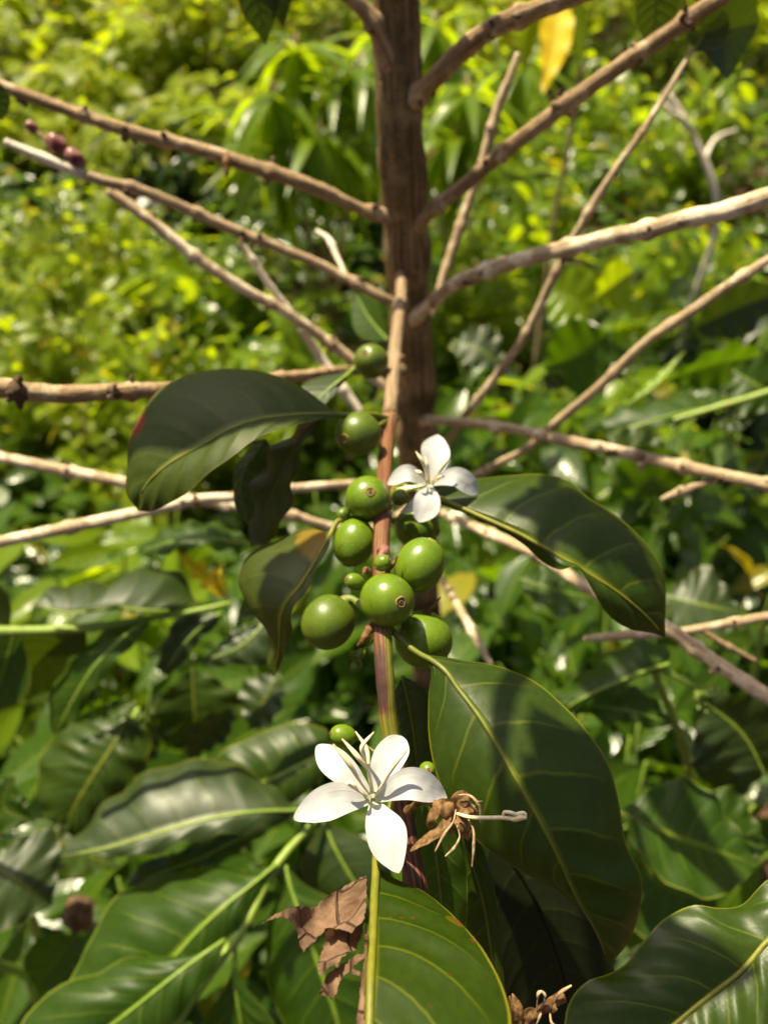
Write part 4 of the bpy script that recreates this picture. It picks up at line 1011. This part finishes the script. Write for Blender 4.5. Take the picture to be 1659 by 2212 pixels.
sleaf(p2, cm(1370, 515, 476), cm(1260, 390, 478), cm(1050, 220, 484), 15, M_LEAF_YELLOW, M_RIB, roll=50, label='narrow yellow dying leaf', seed=66, wave=.003)
sleaf(p2, cm(1360, 510, 476), cm(1300, 420, 474), cm(1320, 300, 478), 10, M_LEAF_YELLOW, M_RIB, roll=20, label='short yellow dying leaf', seed=67)
sleaf(p2, cm(60, 700, 442), cm(-40, 640, 440), cm(-300, 560, 440), 50, M_LEAF_GREY, M_RIB_PALE, roll=30, seed=68)
sleaf(p2, cm(100, 690, 446), cm(40, 900, 452), cm(-60, 1200, 460), 40, M_LEAF_YOUNG, M_RIB_PALE, roll=-30, seed=69)
sleaf(p2, cm(520, 670, 458), cm(300, 830, 470), cm(60, 1150, 486), 46, M_LEAF_SHADE, M_RIB_DARK, roll=25, seed=70, quilt=.002)
sleaf(p2, cm(1560, 560, 480), cm(1500, 580, 476), cm(1420, 620, 474), 14, M_LEAF_GREY, M_RIB_PALE, roll=20, seed=71)

# --- dark plant low on the left
db = np.array([-.42, .34, 0])
p3 = plant('coffee_sapling', 'shaded coffee plant with a strongly ridged dark leaf at the left edge', 'sapling', db)
stem_to_ground(WP([(300, 1530, 560), (240, 1640, 552), (180, 1740, 545), (100, 1840, 540), (20, 1940, 535)]), 1.8, 4.0, M_SHOOT, p3, bend=np.array([-.36, .3, .4]))
leaf(p3, [c5(560, 140, 540), c5(500, 260, 532), c5(430, 370, 528), c5(360, 480, 528), c5(280, 620, 532)],
     [c5(420, 130, 550), c5(280, 180, 552), c5(190, 300, 550), c5(160, 420, 546), c5(180, 560, 540)], [c5(640, 200, 538), c5(640, 330, 534), c5(560, 440, 532), c5(460, 560, 532), c5(340, 680, 534)],
     M_LEAF_SHADE, M_RIB_DARK, 'ridged dark leaf', rib=(1.4, .5), nv=60, nu=10, arch=.25, quilt=.0045, pairs=9, seed=81, wave=.002, wn=6)
for k, (b_, m_, t_, w_, r_, mt) in enumerate([
    (c5(560, 60, 535), c5(470, 90, 530), c5(270, 180, 528), 14, 30, M_LEAF_YOUNG),
    (c5(590, 80, 535), c5(520, 120, 530), c5(440, 160, 530), 14, -20, M_LEAF_YOUNG),
    (c5(-60, 760, 500), c5(80, 860, 495), c5(230, 960, 500), 66, 15, M_LEAF_GREY),
    (c5(60, 400, 560), c5(20, 540, 560), c5(150, 600, 560), 34, -20, M_LEAF_YOUNG),
    (c5(350, 1090, 520), c5(260, 1180, 515), c5(160, 1330, 512), 42, 20, M_LEAF_YOUNG),
    (c5(640, 160, 580), c5(590, 300, 580), c5(560, 440, 584), 34, 40, M_LEAF_GREY),
    (c5(1010, 110, 520), c5(900, 210, 520), c5(820, 330, 524), 26, 35, M_LEAF_GREY),
    (c5(830, -60, 540), c5(840, 100, 536), c5(860, 320, 540), 62, 20, M_LEAF_SHADE),
    (c5(1210, -40, 545), c5(1150, 60, 540), c5(1080, 210, 540), 40, -40, M_LEAF_GREY),
    (c5(180, 650, 600), c5(330, 720, 600), c5(520, 800, 604), 46, 30, M_LEAF_SHADE)]):
    sleaf(p3, b_, m_, t_, w_, mt, M_RIB_DARK, roll=r_, seed=82 + k, quilt=.0016, wave=.002)
o = sleaf(p3, c5(300, 930, 540), c5(340, 990, 536), c5(420, 1060, 536), 22, M_DEAD, M_DEAD, roll=20, seed=95, label='shrivelled brown leaf', crumple=.005, csc=80)

# --- sapling on the right, below the bare branches
rb = np.array([.30, .34, 0])
p4 = plant('coffee_sapling', 'bright fresh coffee sapling with pale budding tip under the bare right-hand branch', 'sapling', rb)
def cr(x, y, z): return ((1250 + x / 2.3836) / 1.173, (1250 + y / 2.3836) / 1.173, z)
stem_to_ground(WP([cr(1240, 1180, 452), cr(1120, 1120, 450), cr(1000, 1050, 448), cr(1060, 1300, 470), cr(1140, 1500, 490)]), 1.3, 3.5, M_SHOOT, p4, bend=np.array([.26, .30, .42]))
leaf(p4, [cr(1060, 1030, 446), cr(900, 1080, 440), cr(780, 1130, 438), cr(640, 1190, 438), cr(500, 1260, 440), cr(400, 1330, 444)],
     [cr(1050, 950, 452), cr(930, 880, 456), cr(760, 920, 458), cr(620, 1040, 458), cr(460, 1140, 456), cr(370, 1230, 450)], [cr(980, 1080, 444), cr(870, 1110, 438), cr(700, 1250, 438), cr(520, 1330, 442)],
     M_LEAF_YOUNG, M_RIB_PALE, rib=(1.2, .4), nv=44, nu=9, arch=.25, quilt=.002, seed=101, wave=.002)
leaf(p4, [cr(480, 1250, 452), cr(640, 1290, 448), cr(800, 1310, 446), cr(950, 1350, 448), cr(1085, 1400, 452)],
     [cr(560, 1180, 458), cr(760, 1160, 460), cr(900, 1190, 458), cr(950, 1230, 456), cr(1040, 1320, 454)], [cr(580, 1340, 446), cr(700, 1390, 444), cr(800, 1380, 444), cr(960, 1420, 446)],
     M_LEAF_YOUNG, M_RIB_PALE, rib=(1.1, .4), nv=40, nu=9, arch=.25, quilt=.002, seed=102, wave=.002)
for k, (b_, m_, t_, w_, r_, mt) in enumerate([
    (cr(1240, 1180, 450), cr(1330, 1210, 446), cr(1440, 1240, 446), 9, 20, M_RIB_PALE),
    (cr(1220, 1190, 450), cr(1270, 1260, 446), cr(1350, 1310, 446), 9, -20, M_RIB_PALE),
    (cr(1640, 1700, 440), cr(1500, 1450, 440), cr(1250, 1240, 446), 74, 25, M_LEAF_GREY),
    (cr(160, 520, 520), cr(360, 580, 514), cr(635, 635, 514), 44, 30, M_LEAF_YOUNG),
    (cr(1030, 620, 540), cr(1200, 660, 530), cr(1500, 720, 530), 56, 35, M_LEAF_GREY)]):
    sleaf(p4, b_, m_, t_, w_, mt, M_RIB_PALE, roll=r_, seed=105 + k, quilt=.0014, wave=.002)
def c6s(x, y, z): return c6(x, y, z)
for k, (b_, m_, t_, w_, r_, mt) in enumerate([
    (c6(1010, 560, 420), c6(1250, 660, 414), c6(1620, 790, 414), 62, 30, M_LEAF_YOUNG),
    (c6(1290, 520, 440), c6(1450, 620, 436), c6(1660, 700, 436), 44, 25, M_LEAF_YOUNG),
    (c6(1080, 700, 450), c6(1180, 850, 446), c6(1440, 960, 446), 60, -25, M_LEAF_YOUNG),
    (c6(1000, 760, 470), c6(1060, 960, 466), c6(1060, 1160, 466), 40, -25, M_LEAF_YOUNG),
    (c6(1660, 300, 480), c6(1500, 350, 480), c6(1300, 340, 484), 40, 45, M_LEAF_SHADE)]):
    sleaf(p4, b_, m_, t_, w_, mt, M_RIB_DARK, roll=r_, seed=115 + k, quilt=.0022, wave=.002)

# --- shoot with the long green twig at the right
sb = np.array([.46, .62, 0])
p5 = plant('coffee_sapling', 'coffee shoot with a straight lime-green twig beside the slender bare branch', 'sapling', sb)
stem_to_ground(WP([(1345, 948, 640), (1430, 915, 632), (1520, 888, 624), (1610, 862, 618), (1720, 830, 612)]), 1.7, 4, M_SHOOT, p5, bend=np.array([.42, .52, .5]))
def c7(x, y, z): return ((1100 + x / 1.961) / 1.173, (700 + y / 1.961) / 1.173, z)
leaf(p5, [c7(1490, 635, 640), c7(1330, 660, 634), c7(1180, 690, 630), c7(1020, 740, 632), c7(850, 790, 640)],
     [c7(1350, 590, 652), c7(1200, 585, 656), c7(1060, 620, 656), c7(920, 650, 652), c7(840, 690, 648)], [c7(1400, 660, 634), c7(1280, 700, 628), c7(1130, 750, 626), c7(980, 800, 630), c7(900, 812, 636)],
     M_LEAF_YOUNG, M_RIB_PALE, rib=(1.0, .5), nv=40, nu=8, arch=.25, quilt=.003, seed=131, wave=.003)
for k, (b_, m_, t_, w_, r_, mt, rm) in enumerate([
    (c7(1600, 600, 620), c7(1500, 620, 630), c7(1200, 700, 650), 4, 20, M_RIB_PALE, M_RIB_PALE),
    (c7(960, 640, 640), c7(1100, 520, 646), c7(1245, 370, 654), 6, 20, M_RIB_PALE, M_RIB_PALE),
    (c7(1720, 80, 720), c7(1500, 160, 720), c7(1240, 280, 730), 52, 30, M_LEAF_GREY, M_RIB_PALE),
    (c7(1480, 470, 650), c7(1600, 540, 640), c7(1720, 640, 640), 60, 10, M_LEAF_YOUNG, M_RIB_PALE),
    (c7(560, 60, 900), c7(680, 110, 890), c7(780, 200, 890), 70, 10, M_BG_BRIGHT, M_RIB_PALE),
    (c7(980, -20, 900), c7(900, 40, 890), c7(780, 120, 890), 60, 30, M_BG_BRIGHT, M_RIB_PALE),
    (c7(540, 460, 800), c7(700, 400, 790), c7(880, 280, 790), 80, -20, M_LEAF_YOUNG, M_RIB_PALE),
    (c7(90, 320, 760), c7(220, 360, 750), c7(350, 460, 750), 46, 30, M_LEAF_GREY, M_RIB_PALE),
    (c7(640, 560, 700), c7(600, 520, 700), c7(530, 490, 700), 22, 20, M_LEAF_GREY, M_RIB_PALE),
    (c7(1640, 400, 700), c7(1400, 440, 690), c7(1150, 520, 690), 46, 40, M_LEAF_YOUNG, M_RIB_PALE),
    (c7(1380, 700, 640), c7(1470, 720, 640), c7(1580, 715, 640), 20, 20, M_LEAF_GREY, M_RIB_PALE),
    (c7(980, 1120, 560), c7(1060, 1010, 550), c7(1240, 1120, 550), 52, -20, M_LEAF_YOUNG, M_RIB_PALE),
    (c7(800, 850, 600), c7(1000, 920, 594), c7(1200, 1000, 594), 54, 30, M_LEAF_SHADE, M_RIB_DARK)]):
    sleaf(p5, b_, m_, t_, w_, mt, rm, roll=r_, seed=135 + k, wave=.003, quilt=.001)

# ================================================================ BUSHES FURTHER OFF
def leaf_cloud(items, nv=5, kind='coffee', seed=0):
    """many leaves in one foliage mesh; items: (origin, dir, normal, length, width, droop, rand)"""
    rs = np.random.RandomState(seed)
    O = np.array([i[0] for i in items]); D = np.array([i[1] for i in items]); N = np.array([i[2] for i in items])
    L = np.array([i[3] for i in items]); Wd = np.array([i[4] for i in items]); DR = np.array([i[5] for i in items]); RN = np.array([i[6] for i in items])
    D /= np.linalg.norm(D, axis=1)[:, None]
    N = N - D * (N * D).sum(1)[:, None]
    N /= np.linalg.norm(N, axis=1)[:, None] + 1e-9
    Sd = np.cross(D, N)
    ts = np.linspace(0, 1, nv + 1); n = len(items)
    us = np.array([-1, -.5, 0, .5, 1]) if nv > 4 else np.array([-1, 0, 1])
    nu = len(us)
    V = np.zeros((n, nv + 1, nu, 3)); LC = np.zeros((n, nv + 1, nu, 3))
    ph = rs.rand(n) * 6.28; fold = rs.uniform(.1, .45, n)
    for a, t in enumerate(ts):
        w = (math.sin(math.pi * min(.995, max(.02, t)) ** .9) ** 1.05 + .015)
        for b, u in enumerate(us):
            wz = fold * abs(u) * w * Wd * .5 + .05 * Wd * u * u * np.sin(ph + t * 17 + (2 if u < 0 else 0))
            x = L * t
            cen = O + D * x[:, None] + N * ((-DR * L * t * t) + wz)[:, None]
            V[:, a, b] = cen + Sd * (u * w * Wd * .5)[:, None]
            LC[:, a, b, 0] = u; LC[:, a, b, 1] = t; LC[:, a, b, 2] = RN
    V = V.reshape(-1, 3); LC = LC.reshape(-1, 3)
    base = (np.arange(n) * (nv + 1) * nu)[:, None]
    q = np.array([[a*nu+b, a*nu+b+1, (a+1)*nu+b+1, (a+1)*nu+b] for a in range(nv) for b in range(nu-1)])
    Fc = (base[:, :, None] + q[None]).reshape(-1, 4)
    return V, Fc, LC

def bush(name, vx, vtop, z, width, kind, label, cat='bush', mat=None, n=1.0, seed=0, group=None, depth=None, low=.15):
    """a bush whose top shows at (vx, vtop) seen z metres off; stands on the soil below that point"""
    r = random.Random(seed * 7 + 3)
    t = W(vx, vtop, z * 1000)
    base = np.array([t[0], t[1], gnd(t[0], t[1])])
    H = max(.25, t[2] - base[2])
    root = empty(name, base, label, cat, group)
    items, stems = [], []
    wx, wy = width * .5, (depth or width) * .5
    P = {'coffee': (.105, .046, 16, 7, .35), 'herb': (.052, .027, 60, 13, .3), 'droop': (.15, .030, 9, 12, .8), 'broad': (.12, .075, 14, 6, .4), 'far': (.12, .055, 60, 13, .4), 'fern': (.05, .014, 30, 16, .5)}[kind]
    ll, lw, ns, nn, dr = P
    ns = max(5, int(ns * n))
    for s in range(ns):
        a = r.uniform(0, 6.283); q = math.sqrt(r.random())
        tipx, tipy = math.cos(a) * wx * q, math.sin(a) * wy * q
        th = H * (1 - .55 * q ** 2) * r.uniform(.72, 1.02)
        tip = base + np.array([tipx, tipy, th])
        b0 = base + np.array([tipx * .12, tipy * .12, 0])
        mid = base + np.array([tipx * .45, tipy * .45, th * r.uniform(.5, .65)])
        C = crs(np.array([b0, mid, tip]), 16)
        stems.append(tube(C, np.linspace(.0045, .0014, 16) * (1 + .25 * (z > 2)), 5, n=10))
        for k in range(nn):
            f = low + (1 - low) * (k + r.random() * .6) / nn
            i = min(int(f * 15), 14); p = C[i] + (C[i+1] - C[i]) * r.random()
            T = nz(C[i+1] - C[i])
            az = k * 2.2 + r.uniform(-.5, .5)
            for sgn in (0, math.pi):
                out = np.array([math.cos(az + sgn), math.sin(az + sgn), 0])
                l = ll * r.uniform(.55, 1.15); w = lw / ll * l * r.uniform(.85, 1.15)
                if kind == 'droop':
                    d = out * r.uniform(.2, .5) + np.array([0, 0, -1.0]); nrm = out + np.array([0, 0, .3])
                    d = d + out * .15
                else:
                    d = out * .9 + T * r.uniform(.1, .5) + np.array([0, 0, r.uniform(-1.1, .2)])
                    nrm = np.array([r.uniform(-.7, .7), r.uniform(-.9, .5), 1.0])
                items.append((p + out * .004, d, nrm, l, w, dr * r.uniform(.3, 1.0), r.random()))
    mesh('stem', merge(stems), M_SHOOT if kind != 'far' else M_BRANCH_DARK, root)
    V, Fc, LC = leaf_cloud(items, nv=6 if z < 2.6 and kind not in ('herb', 'far') else 4, seed=seed)
    mesh('foliage', (V, Fc, LC), mat, root)
    return root, base, H

def cluster_leaves(root, p, n, L, Wd, mat, r, spread=.35):
    """whorl of long limp leaves hanging from one twig tip"""
    items = []
    for k in range(n):
        a = k * 6.283 / n + r.uniform(-.3, .3)
        out = np.array([math.cos(a), math.sin(a), 0])
        items.append((p, out * spread * r.uniform(.5, 1.2) + np.array([0, 0, r.uniform(-.5, .3)]), out * .4 + np.array([0, 0, 1.0]), L * r.uniform(.75, 1.1), Wd, r.uniform(.7, 1.1), r.random() * .8))
    V, Fc, LC = leaf_cloud(items, nv=9, seed=n)
    return mesh('leaf_whorl', (V, Fc, LC), mat, root)

BU = 'bushes on the slope behind the coffee tree'
bl = [
 # name, vx, vtop, z, width, kind, label, material, density
 ('herb_bush', 40, 560, 1.55, .55, 'herb', 'yellow-green small-leaved bush above the left end of the thick brown branch', M_BG_HERB, 1.0),
 ('herb_bush', 330, 640, 1.45, .5, 'herb', 'sunlit small-leaved bush seen under the bare branch with the whitened tip', M_BG_HERB, 1.0),
 ('herb_bush', 600, 600, 1.6, .45, 'herb', 'small-leaved bush directly left of the trunk behind the bleached straight twig', M_BG_BRIGHT, 1.0),
 ('leafy_bush', 150, 380, 2.1, .8, 'herb', 'yellowish bush seen between the two upper left bare branches', M_BG_HERB, 1.3),
 ('leafy_bush', 470, 400, 2.0, .6, 'coffee', 'bright leafy bush below the middle of the topmost left branch', M_BG_BRIGHT, 1.1),
 ('hill_bush', 90, 120, 3.3, 1.1, 'far', 'pale sunlit bush above the left end of the topmost left branch', M_BG_FAR, 1.2),
 ('hill_bush', 400, 150, 3.0, .9, 'far', 'dark-pocketed pale bush left of the hanging-leaved bush', M_BG_FAR, 1.0),
 ('hill_bush', 300, -40, 4.2, 1.5, 'far', 'farthest hazy bush along the upper left edge', M_BG_FAR, 1.3),
 ('shadow_gap_bush', 730, 70, 2.35, .75, 'coffee', 'dark leafy bush standing in for the shadowy gaps behind the hanging young leaves', M_BG_DARK, 1.5),
 ('shadow_gap_bush', 330, 190, 2.75, .5, 'coffee', 'dark rounded bush standing in for a shadowy gap just above the topmost left branch', M_BG_DARK, 1.0),
 ('shadow_gap_bush', 1600, 560, 1.55, .4, 'coffee', 'dark bush standing in for the shadowy gap below the sunlit sturdy branch at the right edge', M_BG_DARK, 1.2),
 ('shadow_gap_bush', 60, 640, 1.75, .45, 'coffee', 'dark bush standing in for a shadowy gap deep behind the thick brown branch at the left edge', M_BG_DARK, 1.0),
 ('coffee_bush', 1130, 640, 1.25, .4, 'coffee', 'coffee bush just right of the trunk below the sunlit sturdy branch', M_BG_COFFEE, 1.0),
 ('coffee_bush', 1330, 600, 1.35, .5, 'coffee', 'bright coffee bush between the two slender right-hand branches', M_BG_BRIGHT, 1.0),
 ('coffee_bush', 1600, 640, 1.1, .45, 'coffee', 'glossy coffee bush at the right edge under the slender branch', M_BG_COFFEE, 1.1),
 ('coffee_bush', 1540, 330, 1.9, .7, 'coffee', 'coffee bush at the right edge above the sunlit sturdy branch', M_BG_BRIGHT, 1.2),
 ('leafy_bush', 1210, 330, 2.2, .7, 'coffee', 'bushy green growth framed by the long slender branch and the trunk', M_BG_BRIGHT, 1.2),
 ('leafy_bush', 1050, 420, 1.9, .4, 'herb', 'small-leaved bush behind the thin branch with the cut tip', M_BG_HERB, .8),
 ('hill_bush', 1580, 60, 2.7, .8, 'coffee', 'big-leaved bush in the upper right corner', M_BG_BRIGHT, 1.2),
 ('hill_bush', 1300, 40, 3.1, .9, 'coffee', 'light green bush behind the rising right-hand branch near the top edge', M_BG_BRIGHT, 1.3),
 ('hill_bush', 1080, 60, 3.0, .7, 'coffee', 'light bush between the trunk and the yellow hanging leaf', M_BG_BRIGHT, 1.1),
 ('coffee_bush', 150, 1010, .98, .45, 'coffee', 'coffee bush at the left edge between the two pale lower branches', M_BG_BRIGHT, 1.0),
 ('coffee_bush', 440, 1110, .95, .45, 'coffee', 'shaded coffee bush underneath the large folded leaf', M_BG_COFFEE, 1.0),
 ('coffee_bush', 690, 940, 1.05, .35, 'coffee', 'coffee bush behind the olive twisted leaf left of the cherries', M_BG_COFFEE, .9),
 ('coffee_bush', 1500, 1060, .85, .5, 'coffee', 'coffee bush under the bare branch right of the dark arching leaf', M_BG_COFFEE, 1.1),
 ('coffee_bush', 1120, 1010, 1.0, .35, 'coffee', 'coffee bush right behind the smaller white flower', M_BG_COFFEE, .9),
 ('coffee_bush', 1130, 1330, .75, .35, 'coffee', 'dark coffee bush in the shade right of the cherry cluster', M_BG_COFFEE, .7),
 ('coffee_bush', 600, 1440, .75, .4, 'coffee', 'dark coffee bush in the shade left of the cherry cluster', M_BG_COFFEE, .8),
 ('coffee_bush', 120, 1480, .78, .45, 'coffee', 'dark coffee bush beneath the thin green stem at the left edge', M_BG_COFFEE, .9),
 ('coffee_bush', 120, 1880, .62, .4, 'coffee', 'dark coffee bush low in the shade below the ridged dark leaf', M_BG_COFFEE, .9),
 ('coffee_bush', 1560, 1560, .66, .4, 'coffee', 'dark coffee bush below the branch leaving at the right edge', M_BG_COFFEE, .9),
]
for k, (nm, vx, vt, z, w, kd, lab, mt, dn) in enumerate(bl):
    bush(nm, vx, vt, z, w, kd, lab, mat=mt, n=dn, seed=k + 1, group=BU)

# --- bushes with limp hanging young leaves
r = random.Random(99)
for lab, tips, sd in [
    ('bush with limp hanging young leaves left of the trunk', [(725, 175), (640, 110), (590, 210), (780, 150), (520, 260), (690, 300), (600, 330), (765, 330), (820, 90)], 61),
    ('bush with limp hanging young leaves right of the trunk', [(960, 130), (1010, 210), (985, 300), (940, 60), (1130, 150)], 62)]:
    zc = 1.85
    pts = [W(x, y, (zc + r.uniform(-.12, .2)) * 1000) for x, y in tips]
    b0 = np.mean(pts, axis=0); base = np.array([b0[0], b0[1] + .1, gnd(b0[0], b0[1] + .1)])
    root = empty('drooping_bush', base, lab, 'bush', 'bushes with limp hanging leaves')
    st = [tube([base, base * .5 + p * .5 + np.array([0, .03, .08]), p + np.array([0, .01, .015]), p], np.array([6, 4, 2, 1.6]) * .001, 6, n=16) for p in pts]
    mesh('stem', merge(st), M_BRANCH_DARK, root)
    for p in pts: cluster_leaves(root, p, 24, .165, .030, M_BG_DROOP, r)
# --- shrub with the one yellow leaf
yb = W(1215, 300, 1500); ybase = np.array([yb[0], yb[1], gnd(yb[0], yb[1])])
ysh = empty('leafy_shrub', ybase, 'tall thin shrub carrying one long hanging yellow leaf', 'shrub')
mesh('stem', tube([ybase, (ybase + W(1225, -60, 1420)) / 2 + np.array([.03, .05, 0]), W(1225, -60, 1420), W(1200, -120, 1400)], np.array([7, 5, 3, 2]) * .001, 8, n=30), M_BRANCH_DARK, ysh)
sleaf(ysh, (1208, -40, 1440), (1197, 80, 1370), (1172, 205, 1310), 58, M_LEAF_YELLOW, M_RIB, roll=15, label='long hanging yellow leaf', seed=201, wave=.004)
sleaf(ysh, (1180, -50, 1450), (1140, 60, 1470), (1130, 170, 1490), 44, M_BG_BRIGHT, M_RIB_PALE, roll=30, seed=202)
sleaf(ysh, (1230, -40, 1430), (1250, 60, 1440), (1255, 150, 1450), 44, M_BG_BRIGHT, M_RIB_PALE, roll=-30, seed=203)

# --- pale dead shrub poking up among the bushes
q0 = W(1545, 420, 1560); qb = np.array([q0[0] + .02, q0[1], gnd(q0[0], q0[1])])
dsh = empty('dead_shrub', qb, 'pale leafless forked shrub among the bushes at the upper right', 'shrub')
fk = W(1500, 300, 1530)
mesh('stem', tube([qb, qb * .4 + q0 * .6, q0, fk, W(1468, 240, 1520), W(1440, 196, 1515)], np.array([8, 7, 6.5, 6, 5, 3.5]) * .001, 9, n=50, jit=.15, jsc=90), M_TWIG, dsh)
mesh('twig', tube([fk, W(1480, 262, 1500), W(1445, 236, 1490), W(1425, 210, 1490)], np.array([5, 4.5, 4, 2.5]) * .001, 8, n=24, jit=.15, jsc=90), M_TWIG, dsh)
mesh('twig', tube([W(1520, 345, 1540), W(1545, 300, 1560), W(1590, 280, 1580)], np.array([5, 4, 2.5]) * .001, 8, n=24, jit=.15, jsc=90), M_TWIG, dsh)

# ================================================================ GROUND, UNDERGROWTH, FAR THICKET
def ground():
    xs = np.concatenate([np.linspace(-40, -4, 24)[:-1], np.linspace(-4, 4, 81), np.linspace(4, 40, 24)[1:]])
    ys = np.concatenate([np.linspace(-12, -1, 10)[:-1], np.linspace(-1, 7, 81), np.linspace(7, 70, 40)[1:]])
    V = [(x, y, gnd(x, y) + .012 * nse((x, y, 9), 6)) for y in ys for x in xs]
    nx = len(xs)
    Fc = [[j*nx+i, j*nx+i+1, (j+1)*nx+i+1, (j+1)*nx+i] for j in range(len(ys)-1) for i in range(nx-1)]
    m, nt = newmat('hillside_soil'); g = G(nt); ob = g.obj()
    n = g.noise(ob, 3, 6, .65); nf = g.noise(ob, 40, 5, .7)
    col = g.mix(g.rng(n, .4, .6), C4(.035, .022, .012), C4(.07, .045, .024))
    col = g.mix(g.m('MULTIPLY', g.rng(nf, .5, .62), .8), col, C4(.10, .06, .03))
    far = g.rng(n, .3, .55)
    sep = g.n('ShaderNodeSeparateXYZ'); g.link(ob, sep.inputs[0])
    g.out(g.pbsdf(col, .95, .15, g.bump(nf, .02)))
    o = mesh('ground', (np.array(V), Fc, None), m, origin=(0, 0, 0)); o['kind'] = 'structure'
ground()

def scatter(name, n, region, L, Wd, mat, seed, hmax, label=None, lie=False):
    rs = random.Random(seed); items = []
    while len(items) < n:
        y = region[2] + (region[3] - region[2]) * rs.random() ** 1.3
        x = rs.uniform(region[0], region[1]) * (.6 + .45 * max(y, .5))
        h = rs.random() * hmax * (0.35 + .65 * (nse((x, y, 1), 1.7) + .6))
        if lie: h = .008
        z = gnd(x, y) + max(h, .008)
        a = rs.uniform(0, 6.283); l = L * rs.uniform(.5, 1.25)
        d = np.array([math.cos(a), math.sin(a), rs.uniform(-.5, .4) if not lie else rs.uniform(-.05, .12)])
        items.append((np.array([x, y, z]), d, np.array([rs.uniform(-.5, .5), rs.uniform(-.5, .5), 1.0]), l, Wd * l / L, rs.uniform(0, .4), rs.random()))
    V, Fc, LC = leaf_cloud(items, nv=4, seed=seed)
    o = mesh(name, (V, Fc, LC), mat); o['kind'] = 'stuff'
    if label: o['label'] = label
    return o
scatter('undergrowth', 15000, (-1, 1, .75, 6.0), .075, .040, M_BG_COFFEE, 301, .32, 'low green undergrowth covering the slope between the bushes')
scatter('leaf_litter', 2500, (-1, 1, .1, 4.0), .09, .045, M_LITTER, 302, .02, 'brown fallen leaves on the soil under the plants', lie=True)
def thicket():
    rs = random.Random(77); items = []
    for _ in range(16000):
        y = rs.uniform(4.2, 10.0); x = rs.uniform(-1, 1) * (.75 * y)
        H = .62 + 1.0 * nse((x, y, 5), 1.3) + (y - 5) * .14
        z = gnd(x, y) + max(.02, H * (1 - .45 * rs.random() ** 2))
        a = rs.uniform(0, 6.283); l = .15 * rs.uniform(.6, 1.3)
        items.append((np.array([x, y, z]), np.array([math.cos(a), math.sin(a), rs.uniform(-.6, .3)]), np.array([rs.uniform(-.5, .5), rs.uniform(-.5, .5), 1.0]), l, .065, .3, rs.random()))
    V, Fc, LC = leaf_cloud(items, nv=4, seed=4)
    o = mesh('thicket', (V, Fc, LC), M_BG_FAR); o['kind'] = 'stuff'; o['label'] = 'distant green thicket merging along the top of the slope'
thicket()

# ================================================================ LIGHT, SKY, CAMERA
sun_dir = SUN
sl = bpy.data.lights.new('sun', 'SUN'); sl.energy = 5.0; sl.angle = math.radians(.53); sl.color = (1.0, .88, .60)
so = bpy.data.objects.new('sun', sl); COL.objects.link(so)
so.rotation_euler = Vector(sun_dir).to_track_quat('Z', 'Y').to_euler(); so.location = (-3, 2, 6)
w = bpy.data.worlds.new('World'); S.world = w; w.use_nodes = True
nt = w.node_tree; nt.nodes.clear()
sk = nt.nodes.new('ShaderNodeTexSky'); sk.sky_type = 'NISHITA'; sk.sun_disc = False
sk.sun_elevation = math.asin(sun_dir[2]); sk.sun_rotation = math.atan2(sun_dir[0], sun_dir[1]); sk.dust_density = 6.0; sk.air_density = .6; sk.ozone_density = 0.0
bg = nt.nodes.new('ShaderNodeBackground'); bg.inputs[1].default_value = .055
ow = nt.nodes.new('ShaderNodeOutputWorld')
nt.links.new(sk.outputs[0], bg.inputs[0]); nt.links.new(bg.outputs[0], ow.inputs[0])

cd = bpy.data.cameras.new('camera'); co = bpy.data.objects.new('camera', cd); COL.objects.link(co)
co.location = CAM; co.rotation_euler = (math.pi / 2 - PITCH, 0, 0)
cd.sensor_fit = 'VERTICAL'; cd.sensor_height = 36; cd.sensor_width = 27
cd.lens = 36 * F / 2212
cd.clip_start = .005; cd.clip_end = 300
cd.dof.use_dof = True; cd.dof.focus_distance = .186; cd.dof.aperture_fstop = cd.lens / 2.3
S.camera = co
S.view_settings.view_transform = 'Standard'; S.view_settings.look = 'None'; S.view_settings.gamma = 1; S.view_settings.exposure = 1.15
S.cycles.max_bounces = 8; S.cycles.diffuse_bounces = 4; S.cycles.transmission_bounces = 6; S.cycles.glossy_bounces = 3
S.cycles.sample_clamp_indirect = 6
